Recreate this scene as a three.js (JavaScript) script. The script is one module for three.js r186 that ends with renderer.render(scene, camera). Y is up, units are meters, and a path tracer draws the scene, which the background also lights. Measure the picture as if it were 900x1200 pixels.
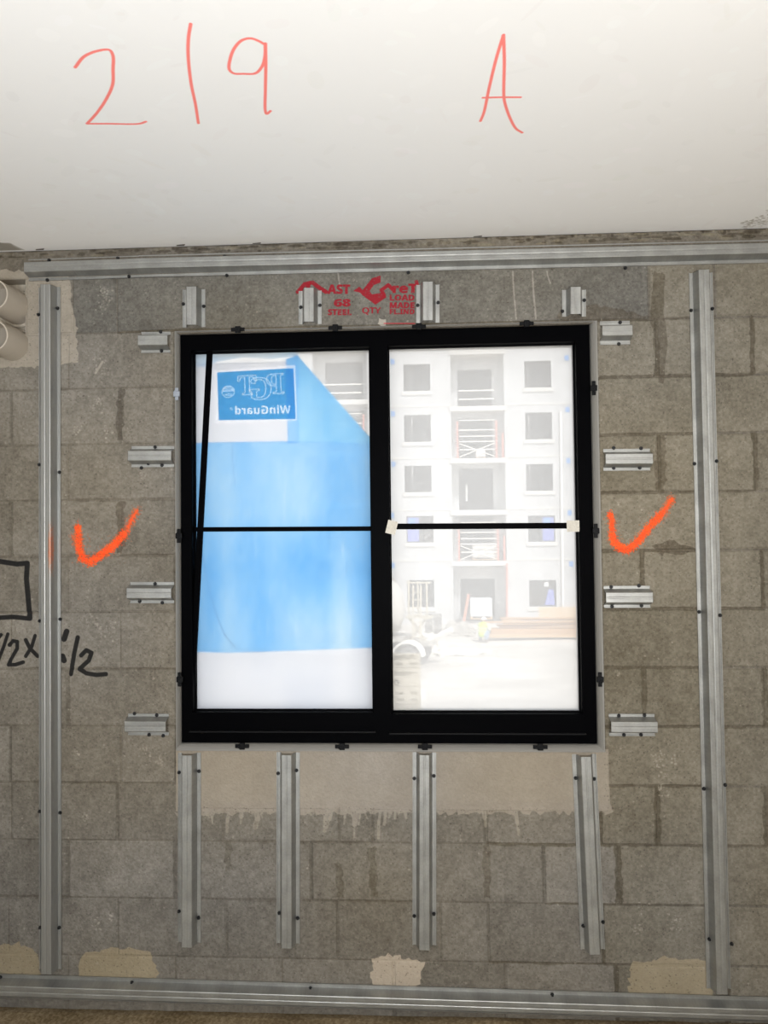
import * as THREE from 'three';
import { mergeGeometries } from 'three/addons/utils/BufferGeometryUtils.js';
import { RoundedBoxGeometry } from 'three/addons/geometries/RoundedBoxGeometry.js';
import { MarchingCubes } from 'three/addons/objects/MarchingCubes.js';
import { RectAreaLightUniformsLib } from 'three/addons/lights/RectAreaLightUniformsLib.js';

// ------------------------------------------------------------------ camera, sky, sun, lamps, exposure
RectAreaLightUniformsLib.init();
const scene = new THREE.Scene();
const EYE = new THREE.Vector3(0, 1.69, 2.7295), FOCAL = 900;
const camera = new THREE.PerspectiveCamera(2 * Math.atan(600 / FOCAL) * 180 / Math.PI, 900 / 1200, 0.05, 400);
camera.position.copy(EYE);
camera.rotation.set(0.027963, 0.051972, -0.011218, 'YXZ');
camera.updateMatrixWorld(true);

scene.background = new THREE.Color(0.93, 0.97, 1.0);      // an even bright overcast sky
scene.backgroundIntensity = 1.4;

const sun = new THREE.DirectionalLight(0xffffff, 2.8);    // high hazy sun, from behind the building we stand in
sun.position.set(26, 62, 30); sun.target.position.set(0, -3, -20);
sun.castShadow = true; sun.shadow.radius = 12; sun.shadow.mapSize.set(2048, 2048);
Object.assign(sun.shadow.camera, { left: -45, right: 45, top: 45, bottom: -45, near: 1, far: 200 });
scene.add(sun, sun.target);

const FILL_LIGHTS = [                                     // fill lights added unseen behind the camera, turned up to brighten the ceiling
  { at: [-0.5, 1.35, 3.5], aim: [-0.7, 2.75, 2.15], size: 0.62, power: 52, color: [0.88, 0.935, 1.0] },
  { at: [0.5, 1.35, 3.5], aim: [0.8, 2.75, 2.15], size: 0.62, power: 57, color: [1.0, 0.985, 0.96] },
];

const renderer = new THREE.WebGLRenderer({ antialias: true });
renderer.toneMapping = THREE.LinearToneMapping;
renderer.toneMappingExposure = 1.0;
renderer.shadowMap.enabled = true;
renderer.shadowMap.type = THREE.PCFSoftShadowMap;

// ------------------------------------------------------------------ helpers
let seed = 20240607;
const rnd = () => { seed = (seed + 0x6D2B79F5) | 0; let t = Math.imul(seed ^ (seed >>> 15), 1 | seed); t = (t + Math.imul(t ^ (t >>> 7), 61 | t)) ^ t; return ((t ^ (t >>> 14)) >>> 0) / 4294967296; };
const rr = (a, b) => a + (b - a) * rnd();
const V = (x, y, z) => new THREE.Vector3(x, y, z);
function at(px, py, z = 0) {                              // the point of the plane at depth z that the photograph shows at (px, py)
  const d = V(px - 450, 600 - py, -FOCAL).applyQuaternion(camera.quaternion);
  return EYE.clone().addScaledVector(d, (z - EYE.z) / d.z);
}
function atY(px, py, y) {                                 // the same for a level plane (ceiling, ground)
  const d = V(px - 450, 600 - py, -FOCAL).applyQuaternion(camera.quaternion);
  return EYE.clone().addScaledVector(d, (y - EYE.y) / d.y);
}
const used = new Map();
function numbered(name) { const n = used.get(name) ?? 0; used.set(name, n + 1); return n ? `${name}_${String(n).padStart(3, '0')}` : name; }
function tag(o, label, category, group, kind) { if (label) o.userData.label = label; if (category) o.userData.category = category; if (group) o.userData.group = group; if (kind) o.userData.kind = kind; return o; }
function thing(name, label, category, pos, group) { const o = new THREE.Group(); o.name = numbered(name); if (pos) o.position.copy(pos); scene.add(o); return tag(o, label, category, group); }
function part(name, g, m, parent, label) { const o = new THREE.Mesh(Array.isArray(g) ? mergeAll(g) : g, m); o.name = parent === scene ? numbered(name) : name; o.castShadow = o.receiveShadow = true; parent.add(o); if (label) o.userData.label = label; return o; }
function struct(name, g, m, parent = scene) { const o = part(name, g, m, parent); if (parent === scene) o.userData.kind = 'structure'; return o; }
function mergeAll(list) { return list.length === 1 ? list[0] : mergeGeometries(list.map((g) => { const h = g.index ? g.toNonIndexed() : g; for (const k of Object.keys(h.attributes)) if (!['position', 'normal', 'uv'].includes(k)) h.deleteAttribute(k); return h; })); }
const box = (x0, x1, y0, y1, z0, z1) => { const g = new THREE.BoxGeometry(x1 - x0, y1 - y0, z1 - z0); g.translate((x0 + x1) / 2, (y0 + y1) / 2, (z0 + z1) / 2); return metreUV(g); };
function metreUV(g) {                                     // uv in metres by the way each face looks
  const p = g.attributes.position, n = g.attributes.normal, uv = g.attributes.uv ?? new THREE.BufferAttribute(new Float32Array(p.count * 2), 2);
  for (let i = 0; i < p.count; i++) {
    const ax = Math.abs(n.getX(i)), ay = Math.abs(n.getY(i)), az = Math.abs(n.getZ(i));
    if (az >= ax && az >= ay) uv.setXY(i, p.getX(i), p.getY(i)); else if (ay >= ax) uv.setXY(i, p.getX(i), p.getZ(i)); else uv.setXY(i, p.getZ(i), p.getY(i));
  }
  g.setAttribute('uv', uv); return g;
}
function bar(a, b, w, h) {                                // a square bar from a to b
  const l = a.distanceTo(b), g = new THREE.BoxGeometry(w, l, h);
  g.applyQuaternion(new THREE.Quaternion().setFromUnitVectors(V(0, 1, 0), b.clone().sub(a).normalize()));
  const c = a.clone().add(b).multiplyScalar(0.5); g.translate(c.x, c.y, c.z); return g;
}
function rod(a, b, r, n = 10) { const g = new THREE.CylinderGeometry(r, r, a.distanceTo(b), n); g.applyQuaternion(new THREE.Quaternion().setFromUnitVectors(V(0, 1, 0), b.clone().sub(a).normalize())); const c = a.clone().add(b).multiplyScalar(0.5); g.translate(c.x, c.y, c.z); return g; }
function sheet(pts, depth, holes = []) { const s = new THREE.Shape(pts.map((p) => new THREE.Vector2(p[0], p[1]))); for (const h of holes) s.holes.push(new THREE.Path(h.map((p) => new THREE.Vector2(p[0], p[1])))); return new THREE.ExtrudeGeometry(s, { depth, bevelEnabled: false }); }
const rect = (x0, x1, y0, y1) => [[x0, y0], [x1, y0], [x1, y1], [x0, y1]];

// tileable value noise
const HN = 256, hash = new Float32Array(HN * HN); for (let i = 0; i < hash.length; i++) hash[i] = rnd();
function noise(x, y, period, off = 0) {
  const xi = Math.floor(x), yi = Math.floor(y), fx = x - xi, fy = y - yi, sx = fx * fx * (3 - 2 * fx), sy = fy * fy * (3 - 2 * fy);
  const m = (k) => ((k % period) + period) % period, X0 = m(xi), X1 = m(xi + 1), Y0 = m(yi), Y1 = m(yi + 1);
  const h = (a, b) => hash[(((b + off * 31) & 255) << 8) | ((a + off * 17) & 255)];
  return (h(X0, Y0) * (1 - sx) + h(X1, Y0) * sx) * (1 - sy) + (h(X0, Y1) * (1 - sx) + h(X1, Y1) * sx) * sy;
}
function dataTexture(n, fill, color, repeat = 1) {
  const d = new Uint8Array(n * n * 4);
  for (let y = 0; y < n; y++) for (let x = 0; x < n; x++) { const c = fill(x / n, y / n, x, y), i = (y * n + x) * 4; d[i] = c[0]; d[i + 1] = c[1] ?? c[0]; d[i + 2] = c[2] ?? c[0]; d[i + 3] = c[3] ?? 255; }
  const t = new THREE.DataTexture(d, n, n, THREE.RGBAFormat); t.wrapS = t.wrapT = THREE.RepeatWrapping; t.magFilter = t.minFilter = THREE.LinearFilter; t.repeat.set(repeat, repeat);
  if (color) t.colorSpace = THREE.SRGBColorSpace; t.needsUpdate = true; return t;
}
const clamp = (v) => Math.max(0, Math.min(255, v));
const grainBump = dataTexture(512, (u, v) => [clamp(255 * (0.45 * noise(u * 128, v * 128, 128, 1) + 0.35 * noise(u * 64, v * 64, 64, 2) + 0.25 * Math.pow(rnd(), 3)))], false, 1 / 0.55);
const lumpBump = dataTexture(512, (u, v) => [clamp(255 * (0.5 * noise(u * 8, v * 8, 8, 3) + 0.3 * noise(u * 24, v * 24, 24, 4) + 0.2 * noise(u * 90, v * 90, 90, 5)))], false, 1 / 2.2);

// ------------------------------------------------------------------ dimensions of the room
const CEIL = 2.745, XL = -2.05, XR = 1.95, ZB = 5.2;
const F = 0.0;                                            // the face of the block wall
const frameZ = -0.022;                                    // the face of the black window frame

// ------------------------------------------------------------------ the wall's colours: block, mortar, stains and paint marks, in metres
const TX0 = -1.72, TY0 = -0.1, TW = 3.1, TH = 2.95, TN = 2048;
const cx = (x) => (x - TX0) / TW * TN, cy = (y) => TN - (y - TY0) / TH * TN, perM = TN / TW;
const P2 = (px, py) => { const p = at(px, py, F); return [cx(p.x), cy(p.y)]; };
// courses of the wall, from the ceiling beam down
const COURSES = []; for (let k = -2; k <= 10; k++) COURSES.push(2.231 - 0.2037 * k);   // joint heights
COURSES.push(-0.02);
const xAt = (px, py = 640) => at(px, py, F).x;
const openingL = xAt(205.5), openingR = xAt(703, 640), openingB = at(450, 879, F).y, openingT = at(450, 384.5, F).y;
const evenLeft = [13, 141], oddLeft = [-52, 80], evenRight = [775, 888], oddRight = [838, 950];
const blocks = [];
{
  for (let k = 0; k < COURSES.length - 1; k++) {
    const y1 = COURSES[k], y0 = COURSES[k + 1], mid = (y0 + y1) / 2;
    let joints;
    if (k === 0) joints = [-1.9, xAt(85, 350), xAt(137, 350), xAt(760, 345), xAt(838, 345), 1.36, 1.77];
    else if (y0 > openingB - 0.16 && y1 < openingT + 0.02) {
      const e = k % 2 === 0;
      joints = [-1.92, ...(e ? evenLeft : oddLeft).map((p) => xAt(p)), 'w', ...(e ? oddRight : k > 4 ? [752, 893] : evenRight).map((p) => xAt(p)), 1.62];
    } else {
      const below = { 8: [[-30, 80, 205], [300, 437, 570, 712, 835, 950]], 9: [[13, 138, 262], [397, 437, 570, 705, 772, 900]], 10: [[-60, 80, 205], [365, 500, 637, 725, 830, 960]], 11: [[10, 138, 265], [395, 515, 571, 705, 835, 960]], 12: [[-50, 80, 205], [330, 460, 590, 720, 850]] }[k] ?? [[0, 130], [270, 400, 540, 670, 800, 930]];
      joints = [-1.95, ...below[0].map((p) => xAt(p, 1000)), ...below[1].map((p) => xAt(p, 1000)), 1.7];
    }
    const edges = [XL, ...joints, XR];
    for (let i = 0; i < edges.length - 1; i++) {
      let a = edges[i], b = edges[i + 1];
      if (a === 'w') a = openingR; if (b === 'w') b = openingL;
      if (edges[i] === 'w' || edges[i + 1] === 'w') { if (b - a < 0.03) continue; }
      if (b - a < 0.03) continue;
      blocks.push([a, b, y0, y1, k]);
    }
  }
}

function paintWall() {
  const c = document.createElement('canvas'); c.width = c.height = TN; const g = c.getContext('2d');
  g.fillStyle = 'rgb(104,97,86)'; g.fillRect(0, 0, TN, TN);                      // mortar
  const fillPoly = (pts, col) => { g.fillStyle = col; g.beginPath(); pts.forEach((p, i) => { const q = P2(p[0], p[1]); i ? g.lineTo(...q) : g.moveTo(...q); }); g.closePath(); g.fill(); };
  const rough = (pts, col, amp = 3, step = 5) => {                                 // a ragged-edged patch
    const out = []; for (let i = 0; i < pts.length; i++) { const a = pts[i], b = pts[(i + 1) % pts.length], n = Math.max(1, Math.round(Math.hypot(b[0] - a[0], b[1] - a[1]) / step)); for (let k = 0; k < n; k++) out.push([a[0] + (b[0] - a[0]) * k / n + rr(-amp, amp), a[1] + (b[1] - a[1]) * k / n + rr(-amp, amp)]); }
    fillPoly(out, col);
  };
  const stroke = (pts, w, col, cap = 'round') => { g.strokeStyle = col; g.lineWidth = w / 330 * perM; g.lineCap = cap; g.lineJoin = 'round'; g.beginPath(); pts.forEach((p, i) => { const q = P2(p[0], p[1]); i ? g.lineTo(...q) : g.moveTo(...q); }); g.stroke(); };
  for (const [a, b, y0, y1, k] of blocks) {                                        // blocks, each its own tone
    const mid = (a + b) / 2, right = mid > 0.6, t = rr(-6, 6);
    const base = k === 0 && mid > -1.25 && mid < 0.75 ? [104, 100, 92] : right ? [114 + t, 107 + t, 93 + t] : [115 + t, 109 + t, 99 + t];
    g.fillStyle = `rgb(${base.map(Math.round)})`;
    const J = right ? 0.0035 : 0.002;
    g.fillRect(cx(a + J), cy(y1 - J), (b - a - 2 * J) * perM, (y1 - y0 - 2 * J) / TH * TN);
  }
  // mortar smears wider than the joints
  for (const [a, b, y0, y1, k] of blocks) {
    if (b > 1.3 || b < -1.6) continue;
    const n = 14, right = b > 0.55;
    if (rnd() < (right ? 0.95 : 0.45) && k > 0) {
      g.fillStyle = right ? 'rgba(88,80,65,.8)' : 'rgba(98,91,81,.7)'; g.beginPath();
      const w0 = right ? rr(0.007, 0.016) : rr(0.006, 0.013);
      for (let i = 0; i <= n; i++) g.lineTo(cx(b - w0 * rr(0.6, 1.2)), cy(y1 - (y1 - y0) * i / n));
      for (let i = n; i >= 0; i--) g.lineTo(cx(b + w0 * rr(0.4, 1.0)), cy(y1 - (y1 - y0) * i / n));
      g.fill();
    }
    if (rnd() < (right ? 0.95 : 0.35)) {
      g.fillStyle = right ? 'rgba(88,80,65,.75)' : 'rgba(98,91,81,.55)'; g.beginPath();
      const w0 = rr(0.005, 0.011);
      for (let i = 0; i <= n; i++) g.lineTo(cx(a + (b - a) * i / n), cy(y0 - w0 * rr(0.2, 1)));
      for (let i = n; i >= 0; i--) g.lineTo(cx(a + (b - a) * i / n), cy(y0 + w0 * rr(0.3, 1)));
      g.fill();
    }
  }
  // wet or smeared mortar that the photograph shows dark
  rough([[766, 318], [779, 322], [778, 366], [782, 400], [778, 450], [771, 448], [768, 405], [762, 375]], 'rgba(88,79,65,.7)', 0.8);
  rough([[768, 512], [779, 508], [781, 560], [778, 576], [768, 572]], 'rgba(88,79,65,.7)', 2);
  rough([[765, 640], [785, 634], [812, 640], [812, 648], [775, 650]], 'rgba(84,76,62,.85)', 2);
  rough([[660, 355], [700, 358], [770, 372], [700, 377], [650, 374]], 'rgba(88,80,66,.6)', 2);
  rough([[136, 588], [146, 588], [147, 640], [138, 650]], 'rgba(88,80,70,.75)', 2);
  rough([[137, 457], [146, 457], [144, 515], [136, 515]], 'rgba(88,81,72,.75)', 2);
  for (const [x, y0, y1] of [[397, 1012, 1052], [436, 992, 1052], [569, 990, 1052], [266, 985, 1020]]) rough([[x - 4, y0], [x + 5, y0], [x + 6, y1], [x - 2, y1]], 'rgba(94,87,75,.8)', 2);
  // the pale patch of mortar at the upper left and other patches
  rough([[-60, 312], [82, 322], [84, 350], [90, 385], [91, 424], [60, 430], [-60, 432]], 'rgb(150,141,127)', 2);
  for (const p of [[[95, 1120], [130, 1111], [172, 1112], [186, 1140], [184, 1152], [92, 1150]], [[-40, 1112], [20, 1106], [46, 1116], [48, 1148], [-40, 1146]], [[738, 1130], [775, 1122], [832, 1126], [834, 1172], [738, 1168]]]) rough(p, 'rgb(146,133,108)', 3);
  rough([[436, 1124], [455, 1119], [488, 1125], [497, 1130], [488, 1160], [436, 1160]], 'rgb(176,163,146)', 2.5, 4);
  // the smooth pale sill piece and its runs
  fillPoly([[206, 878], [713, 878], [715, 948], [206, 951]], 'rgb(150,141,128)');
  rough([[206, 940], [714, 938], [718, 953], [206, 954]], 'rgba(148,139,127,.9)', 3, 4);
  for (const [x, l, w] of [[243, 12, 3], [250, 16, 3], [269, 26, 4], [283, 24, 4], [300, 20, 5], [308, 12, 3], [362, 8, 3], [383, 26, 5], [389, 30, 3], [405, 18, 3], [417, 32, 4], [422, 24, 3], [446, 34, 4], [452, 22, 4], [463, 10, 3], [474, 10, 3], [566, 26, 3], [604, 28, 3]]) { const e = rr(0.55, 1), dx = rr(-3, 3); stroke([[x, 949], [x + dx, 950 + l * e * 0.5]], w * rr(0.8, 1.7), 'rgba(150,142,129,.75)'); stroke([[x + dx, 950 + l * e * 0.4], [x + dx + rr(-3, 3), 950 + l * e]], w * rr(0.5, 1.2), 'rgba(148,140,127,.65)'); if (rnd() < 0.5) stroke([[x + 5, 950], [x + rr(3, 8), 950 + l * 0.35]], w * 0.8, 'rgba(148,140,127,.6)'); };
  // pale runs and drips on the lintel
  for (const [x, l, w] of [[603, 56, 2.2], [626, 56, 2.6], [643, 14, 2], [398, 24, 2.4]]) stroke([[x - 2, 318], [x - 1, 318 + l * 0.4], [x + 2, 318 + l]], w * 0.8, 'rgba(160,154,143,.6)');
  rough([[444, 374], [452, 373], [451, 381], [442, 381]], 'rgb(162,155,144)', 1.5, 3);
  // the stained strip of beam over the upper channel
  for (let i = 0; i < 700; i++) { const x = rr(-60, 960), y0 = 300 - x * 0.027; g.fillStyle = `rgba(${rnd() < 0.35 ? '122,113,94' : '60,52,40'},${rr(0.2, 0.7)})`; const q = P2(x, y0 - rr(-3, 18)); g.beginPath(); g.ellipse(q[0], q[1], rr(3, 22), rr(1, 5), 0, 0, 7); g.fill(); }
  for (let i = 0; i < 60; i++) { const x = rr(560, 900), y0 = 300 - x * 0.027; stroke([[x, y0 - 16], [x + rr(-1, 1), y0 - rr(4, 12)]], rr(1.5, 4), rnd() < 0.5 ? 'rgba(52,44,33,.6)' : 'rgba(130,121,100,.5)'); }
  // white scuffs and chips
  for (let i = 0; i < 900; i++) { const x = rr(-1.7, 1.35), y = rr(0.05, 2.6); g.fillStyle = `rgba(165,157,144,${rr(0.15, 0.6)})`; g.beginPath(); g.ellipse(cx(x), cy(y), rr(0.5, 3), rr(0.5, 3), rr(0, 3), 0, 7); g.fill(); }
  for (const [x, y, r] of [[118, 430, 9], [125, 350, 8], [120, 342, 6], [168, 556, 4], [90, 884, 3], [500 + 200, 440, 2], [770, 890, 9], [775, 905, 7], [778, 925, 6], [790, 890, 4], [755, 1065, 7], [748, 1090, 6], [790, 1080, 8], [170, 884, 7], [185, 890, 5], [110, 725, 9], [125, 740, 10], [100, 960, 5], [112, 1082, 6], [130, 1075, 4], [92, 505, 5], [128, 506, 6], [115, 475, 7], [118, 360, 6], [180, 795, 2], [724, 790, 2], [725, 590, 2]])
    for (let k = 0; k < r * 3; k++) { const q = P2(x + rr(-r, r), y + rr(-r, r) * 1.3); g.fillStyle = `rgba(168,160,147,${rr(0.15, 0.6)})`; g.beginPath(); g.ellipse(q[0], q[1], rr(0.7, 3.2), rr(0.7, 3.2), 0, 0, 7); g.fill(); }
  stroke([[112, 437], [120, 424]], 3, 'rgba(162,154,141,.7)');
  for (let i = 0; i < 34000; i++) { const x = rr(-1.7, 1.35), y = rr(0.05, 2.64); if (y < openingB && y > openingB - 0.2 && x > openingL && x < openingR) continue; g.fillStyle = `rgba(${rnd() < 0.8 ? '52,46,38' : '168,160,146'},${rr(0.15, 0.5)})`; g.beginPath(); g.ellipse(cx(x), cy(y), rr(0.6, 1.7), rr(0.6, 1.7), 0, 0, 7); g.fill(); }
  // broad dust and damp blotches with grain
  const img = g.getImageData(0, 0, TN, TN), d = img.data;
  for (let y = 0; y < TN; y++) for (let x = 0; x < TN; x++) {
    const i = (y * TN + x) * 4, u = x / TN, v = y / TN;
    const sm = d[i] > 138 ? 0.35 : 1;
    const m = (noise(u * 9, v * 9, 64, 6) - 0.5) * 12 + (noise(u * 30, v * 30, 64, 7) - 0.5) * 10 + sm * ((noise(u * 120, v * 120, 128, 8) - 0.5) * 12 + (noise(u * 420, v * 420, 256, 9) - 0.5) * 20);
    const r = rnd(), s = sm * (r < 0.03 ? -34 * rnd() : r > 0.975 ? 22 * rnd() : (r - 0.5) * 12), w = (noise(u * 6, v * 6, 64, 10) - 0.5) * 8;
    d[i] = clamp(d[i] + m + s + w * 0.5); d[i + 1] = clamp(d[i + 1] + m + s); d[i + 2] = clamp(d[i + 2] + m + s - w);
  }
  g.putImageData(img, 0, 0);
  // orange spray ticks: soft-edged lines of fine dots
  const spray = (pts, w, alpha, n) => { for (let i = 0; i < pts.length - 1; i++) { const a = pts[i], b = pts[i + 1], L = Math.hypot(b[0] - a[0], b[1] - a[1]); for (let k = 0; k < L * n; k++) { const t = rnd(), r1 = (rnd() + rnd() + rnd() - 1.5) / 1.5, ang = rnd() * 6.28, q = P2(a[0] + (b[0] - a[0]) * t + Math.cos(ang) * r1 * w, a[1] + (b[1] - a[1]) * t + Math.sin(ang) * r1 * w); g.fillStyle = `rgba(${250 + rr(-14, 5) | 0},${82 + rr(-18, 20) | 0},${28 + rr(-14, 20) | 0},${alpha})`; g.beginPath(); g.arc(q[0], q[1], rr(0.8, 1.9), 0, 7); g.fill(); } } };
  spray([[91, 616], [92, 630], [93, 645], [97, 655]], 7, 0.6, 46); spray([[95, 654], [106, 659], [116, 652], [130, 642], [147, 624]], 8.5, 0.6, 50);
  spray([[148, 622], [154, 610], [161, 597]], 9, 0.28, 26); spray([[84, 626], [90, 640]], 9, 0.16, 14);
  spray([[715, 601], [716, 606]], 6, 0.6, 50); spray([[717, 608], [717, 622]], 6, 0.5, 30); spray([[717, 626], [720, 636], [728, 643], [737, 644]], 8, 0.6, 50); spray([[737, 644], [748, 634], [762, 616], [776, 601]], 7.5, 0.6, 48); spray([[776, 601], [783, 592], [788, 584]], 8.5, 0.28, 34);
  spray([[92, 620], [96, 655], [116, 652], [148, 624]], 15, 0.22, 9); spray([[716, 603], [721, 638], [737, 644], [780, 598]], 14, 0.22, 9);
  // black marker writing
  const ink = (pts, w0) => { const w = w0 * 1.15; stroke(pts, w, 'rgba(22,20,19,.94)'); stroke(pts.map((p) => [p[0] + rr(-0.6, 0.6), p[1] + rr(-0.6, 0.6)]), w * 0.75, 'rgba(22,20,19,.9)'); };
  ink([[-30, 657], [0, 658], [20, 661], [32, 660]], 5.5); ink([[32, 661], [31, 678], [33, 700], [35, 724]], 5.5); ink([[35, 725], [15, 723], [-30, 726]], 5);
  ink([[-6, 752], [1, 744]], 4); ink([[9, 743], [4, 758], [-3, 776]], 3.6); ink([[11, 756], [15, 751], [20, 752], [20, 760], [13, 772], [10, 779], [18, 779], [27, 776]], 4);
  ink([[30, 750], [35, 760], [44, 769]], 4.2); ink([[41, 745], [37, 758], [30, 769]], 3.8);
  ink([[78, 740], [75, 749]], 6); ink([[73, 769], [75, 774]], 6); ink([[91, 747], [87, 765], [83, 790]], 4.6); ink([[95, 768], [101, 762], [107, 765], [104, 774], [93, 784], [101, 789], [113, 791], [124, 790]], 4.6);
  // the maker's red stencil on the lintel
  const red = 'rgba(142,16,30,.9)';
  const word = (t, x, y, h, w, font = 'bold', f = 'sans-serif') => { const q = P2(x, y), q2 = P2(x + w, y); g.save(); g.translate(q[0], q[1]); g.rotate(Math.atan2(q2[1] - q[1], q2[0] - q[0])); g.font = `${font} 100px ${f}`; const m = g.measureText(t).width; g.scale(Math.hypot(q2[0] - q[0], q2[1] - q[1]) / m, h / 330 * perM / 72); g.fillStyle = red; g.fillText(t, 0, 0); g.lineWidth = 6; g.strokeStyle = red; g.strokeText(t, 0, 0); g.restore(); };
  stroke([[382, 342], [374, 337], [366, 331], [357, 333], [351, 340], [349, 342]], 5, red); stroke([[352, 341], [360, 340], [362, 332]], 5, red);
  word('AST', 384, 344, 11, 26);
  g.fillStyle = red; fillPoly([[414, 341], [421, 336], [425, 340], [436, 326], [446, 323], [446, 331], [438, 334], [433, 341], [436, 345], [448, 343], [453, 348], [440, 357], [426, 347], [422, 343]], red);
  stroke([[450, 346], [447, 340], [455, 334], [461, 340]], 4.5, red);
  word('reT', 459, 343, 11, 30); stroke([[488, 330], [491, 344]], 4, red);
  word('68', 391, 359, 9, 20); word('STEEL', 384, 369, 7, 28); word('QTY', 424, 367, 7, 22, 'normal');
  word('LOAD', 456, 352, 7, 30); word('MADE', 456, 361, 7, 30); word('FL.IND', 456, 368, 6, 30);
  stroke([[450, 379], [486, 379]], 1.2, 'rgba(190,40,50,.7)');
  // worn specks through the stencil and the ticks
  for (let i = 0; i < 500; i++) { const q = P2(rr(346, 492), rr(322, 372)); g.fillStyle = `rgba(102,97,89,${rr(0.3, 0.8)})`; g.beginPath(); g.arc(q[0], q[1], rr(0.5, 1.6), 0, 7); g.fill(); }
  for (let i = 0; i < 700; i++) { const q = rnd() < 0.5 ? P2(rr(84, 150), rr(615, 664)) : P2(rr(712, 785), rr(598, 650)); g.fillStyle = `rgba(110,92,78,${rr(0.3, 0.7)})`; g.beginPath(); g.arc(q[0], q[1], rr(0.5, 1.5), 0, 7); g.fill(); }
  const t = new THREE.CanvasTexture(c); t.colorSpace = THREE.SRGBColorSpace; t.wrapS = t.wrapT = THREE.MirroredRepeatWrapping; t.magFilter = THREE.LinearFilter;
  t.repeat.set(1 / TW, 1 / TH); t.offset.set(-TX0 / TW, -TY0 / TH); return t;
}
const wallMap = paintWall();

// ------------------------------------------------------------------ materials
const std = (o) => new THREE.MeshStandardMaterial(o), phys = (o) => new THREE.MeshPhysicalMaterial(o);
const M = {
  wall: std({ map: wallMap, roughness: 0.95, bumpMap: grainBump, bumpScale: 0.0022 }),
  concrete: std({ color: 0x8c8474, roughness: 0.95, bumpMap: lumpBump, bumpScale: 0.01 }),
  plainWall: std({ color: 0x9a9488, roughness: 0.95, bumpMap: lumpBump, bumpScale: 0.006 }),
  mortar: std({ map: dataTexture(256, (u, v) => { const m = (noise(u * 10, v * 10, 10, 1) - 0.5) * 22 + (noise(u * 60, v * 60, 60, 2) - 0.5) * 18 + (rnd() - 0.5) * 12; return [clamp(178 + m), clamp(168 + m), clamp(152 + m)]; }, true, 1 / 0.4), roughness: 0.95, bumpMap: lumpBump, bumpScale: 0.006 }),
  bead: std({ color: 0x86837d, roughness: 0.6, bumpMap: lumpBump, bumpScale: 0.004 }),
  black: phys({ color: new THREE.Color(0.001, 0.001, 0.0014), roughness: 0.45, specularIntensity: 0.03 }),
  blackPlastic: phys({ color: new THREE.Color(0.004, 0.004, 0.0045), roughness: 0.5, specularIntensity: 0.25 }),
  screw: std({ color: new THREE.Color(0.012, 0.012, 0.013), roughness: 0.5, metalness: 0.3 }),
  pvc: std({ color: 0xb3a899, roughness: 0.45 }),
  pvcInside: std({ color: 0x8f877b, roughness: 0.7 }),
  tape: std({ color: 0xcfc9bd, roughness: 0.7, bumpMap: lumpBump, bumpScale: 0.004 }),
};
const galvMap = dataTexture(512, (u, v) => { const m = (noise(u * 24, v * 6, 32, 3) - 0.5) * 12 + (noise(u * 10, v * 10, 10, 4) - 0.5) * 14 + (noise(u * 64, v * 64, 64, 5) - 0.5) * 8 + (rnd() - 0.5) * 6; return [clamp(164 + m), clamp(164 + m), clamp(161 + m)]; }, true, 1 / 0.3);
const galvRough = dataTexture(256, (u, v) => { const m = (noise(u * 24, v * 24, 24, 6) - 0.5) * 30; return [0, clamp(112 + m), 0]; }, false, 1 / 0.3);
M.galv = std({ map: galvMap, roughnessMap: galvRough, roughness: 1, metalness: 0.82 });

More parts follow.
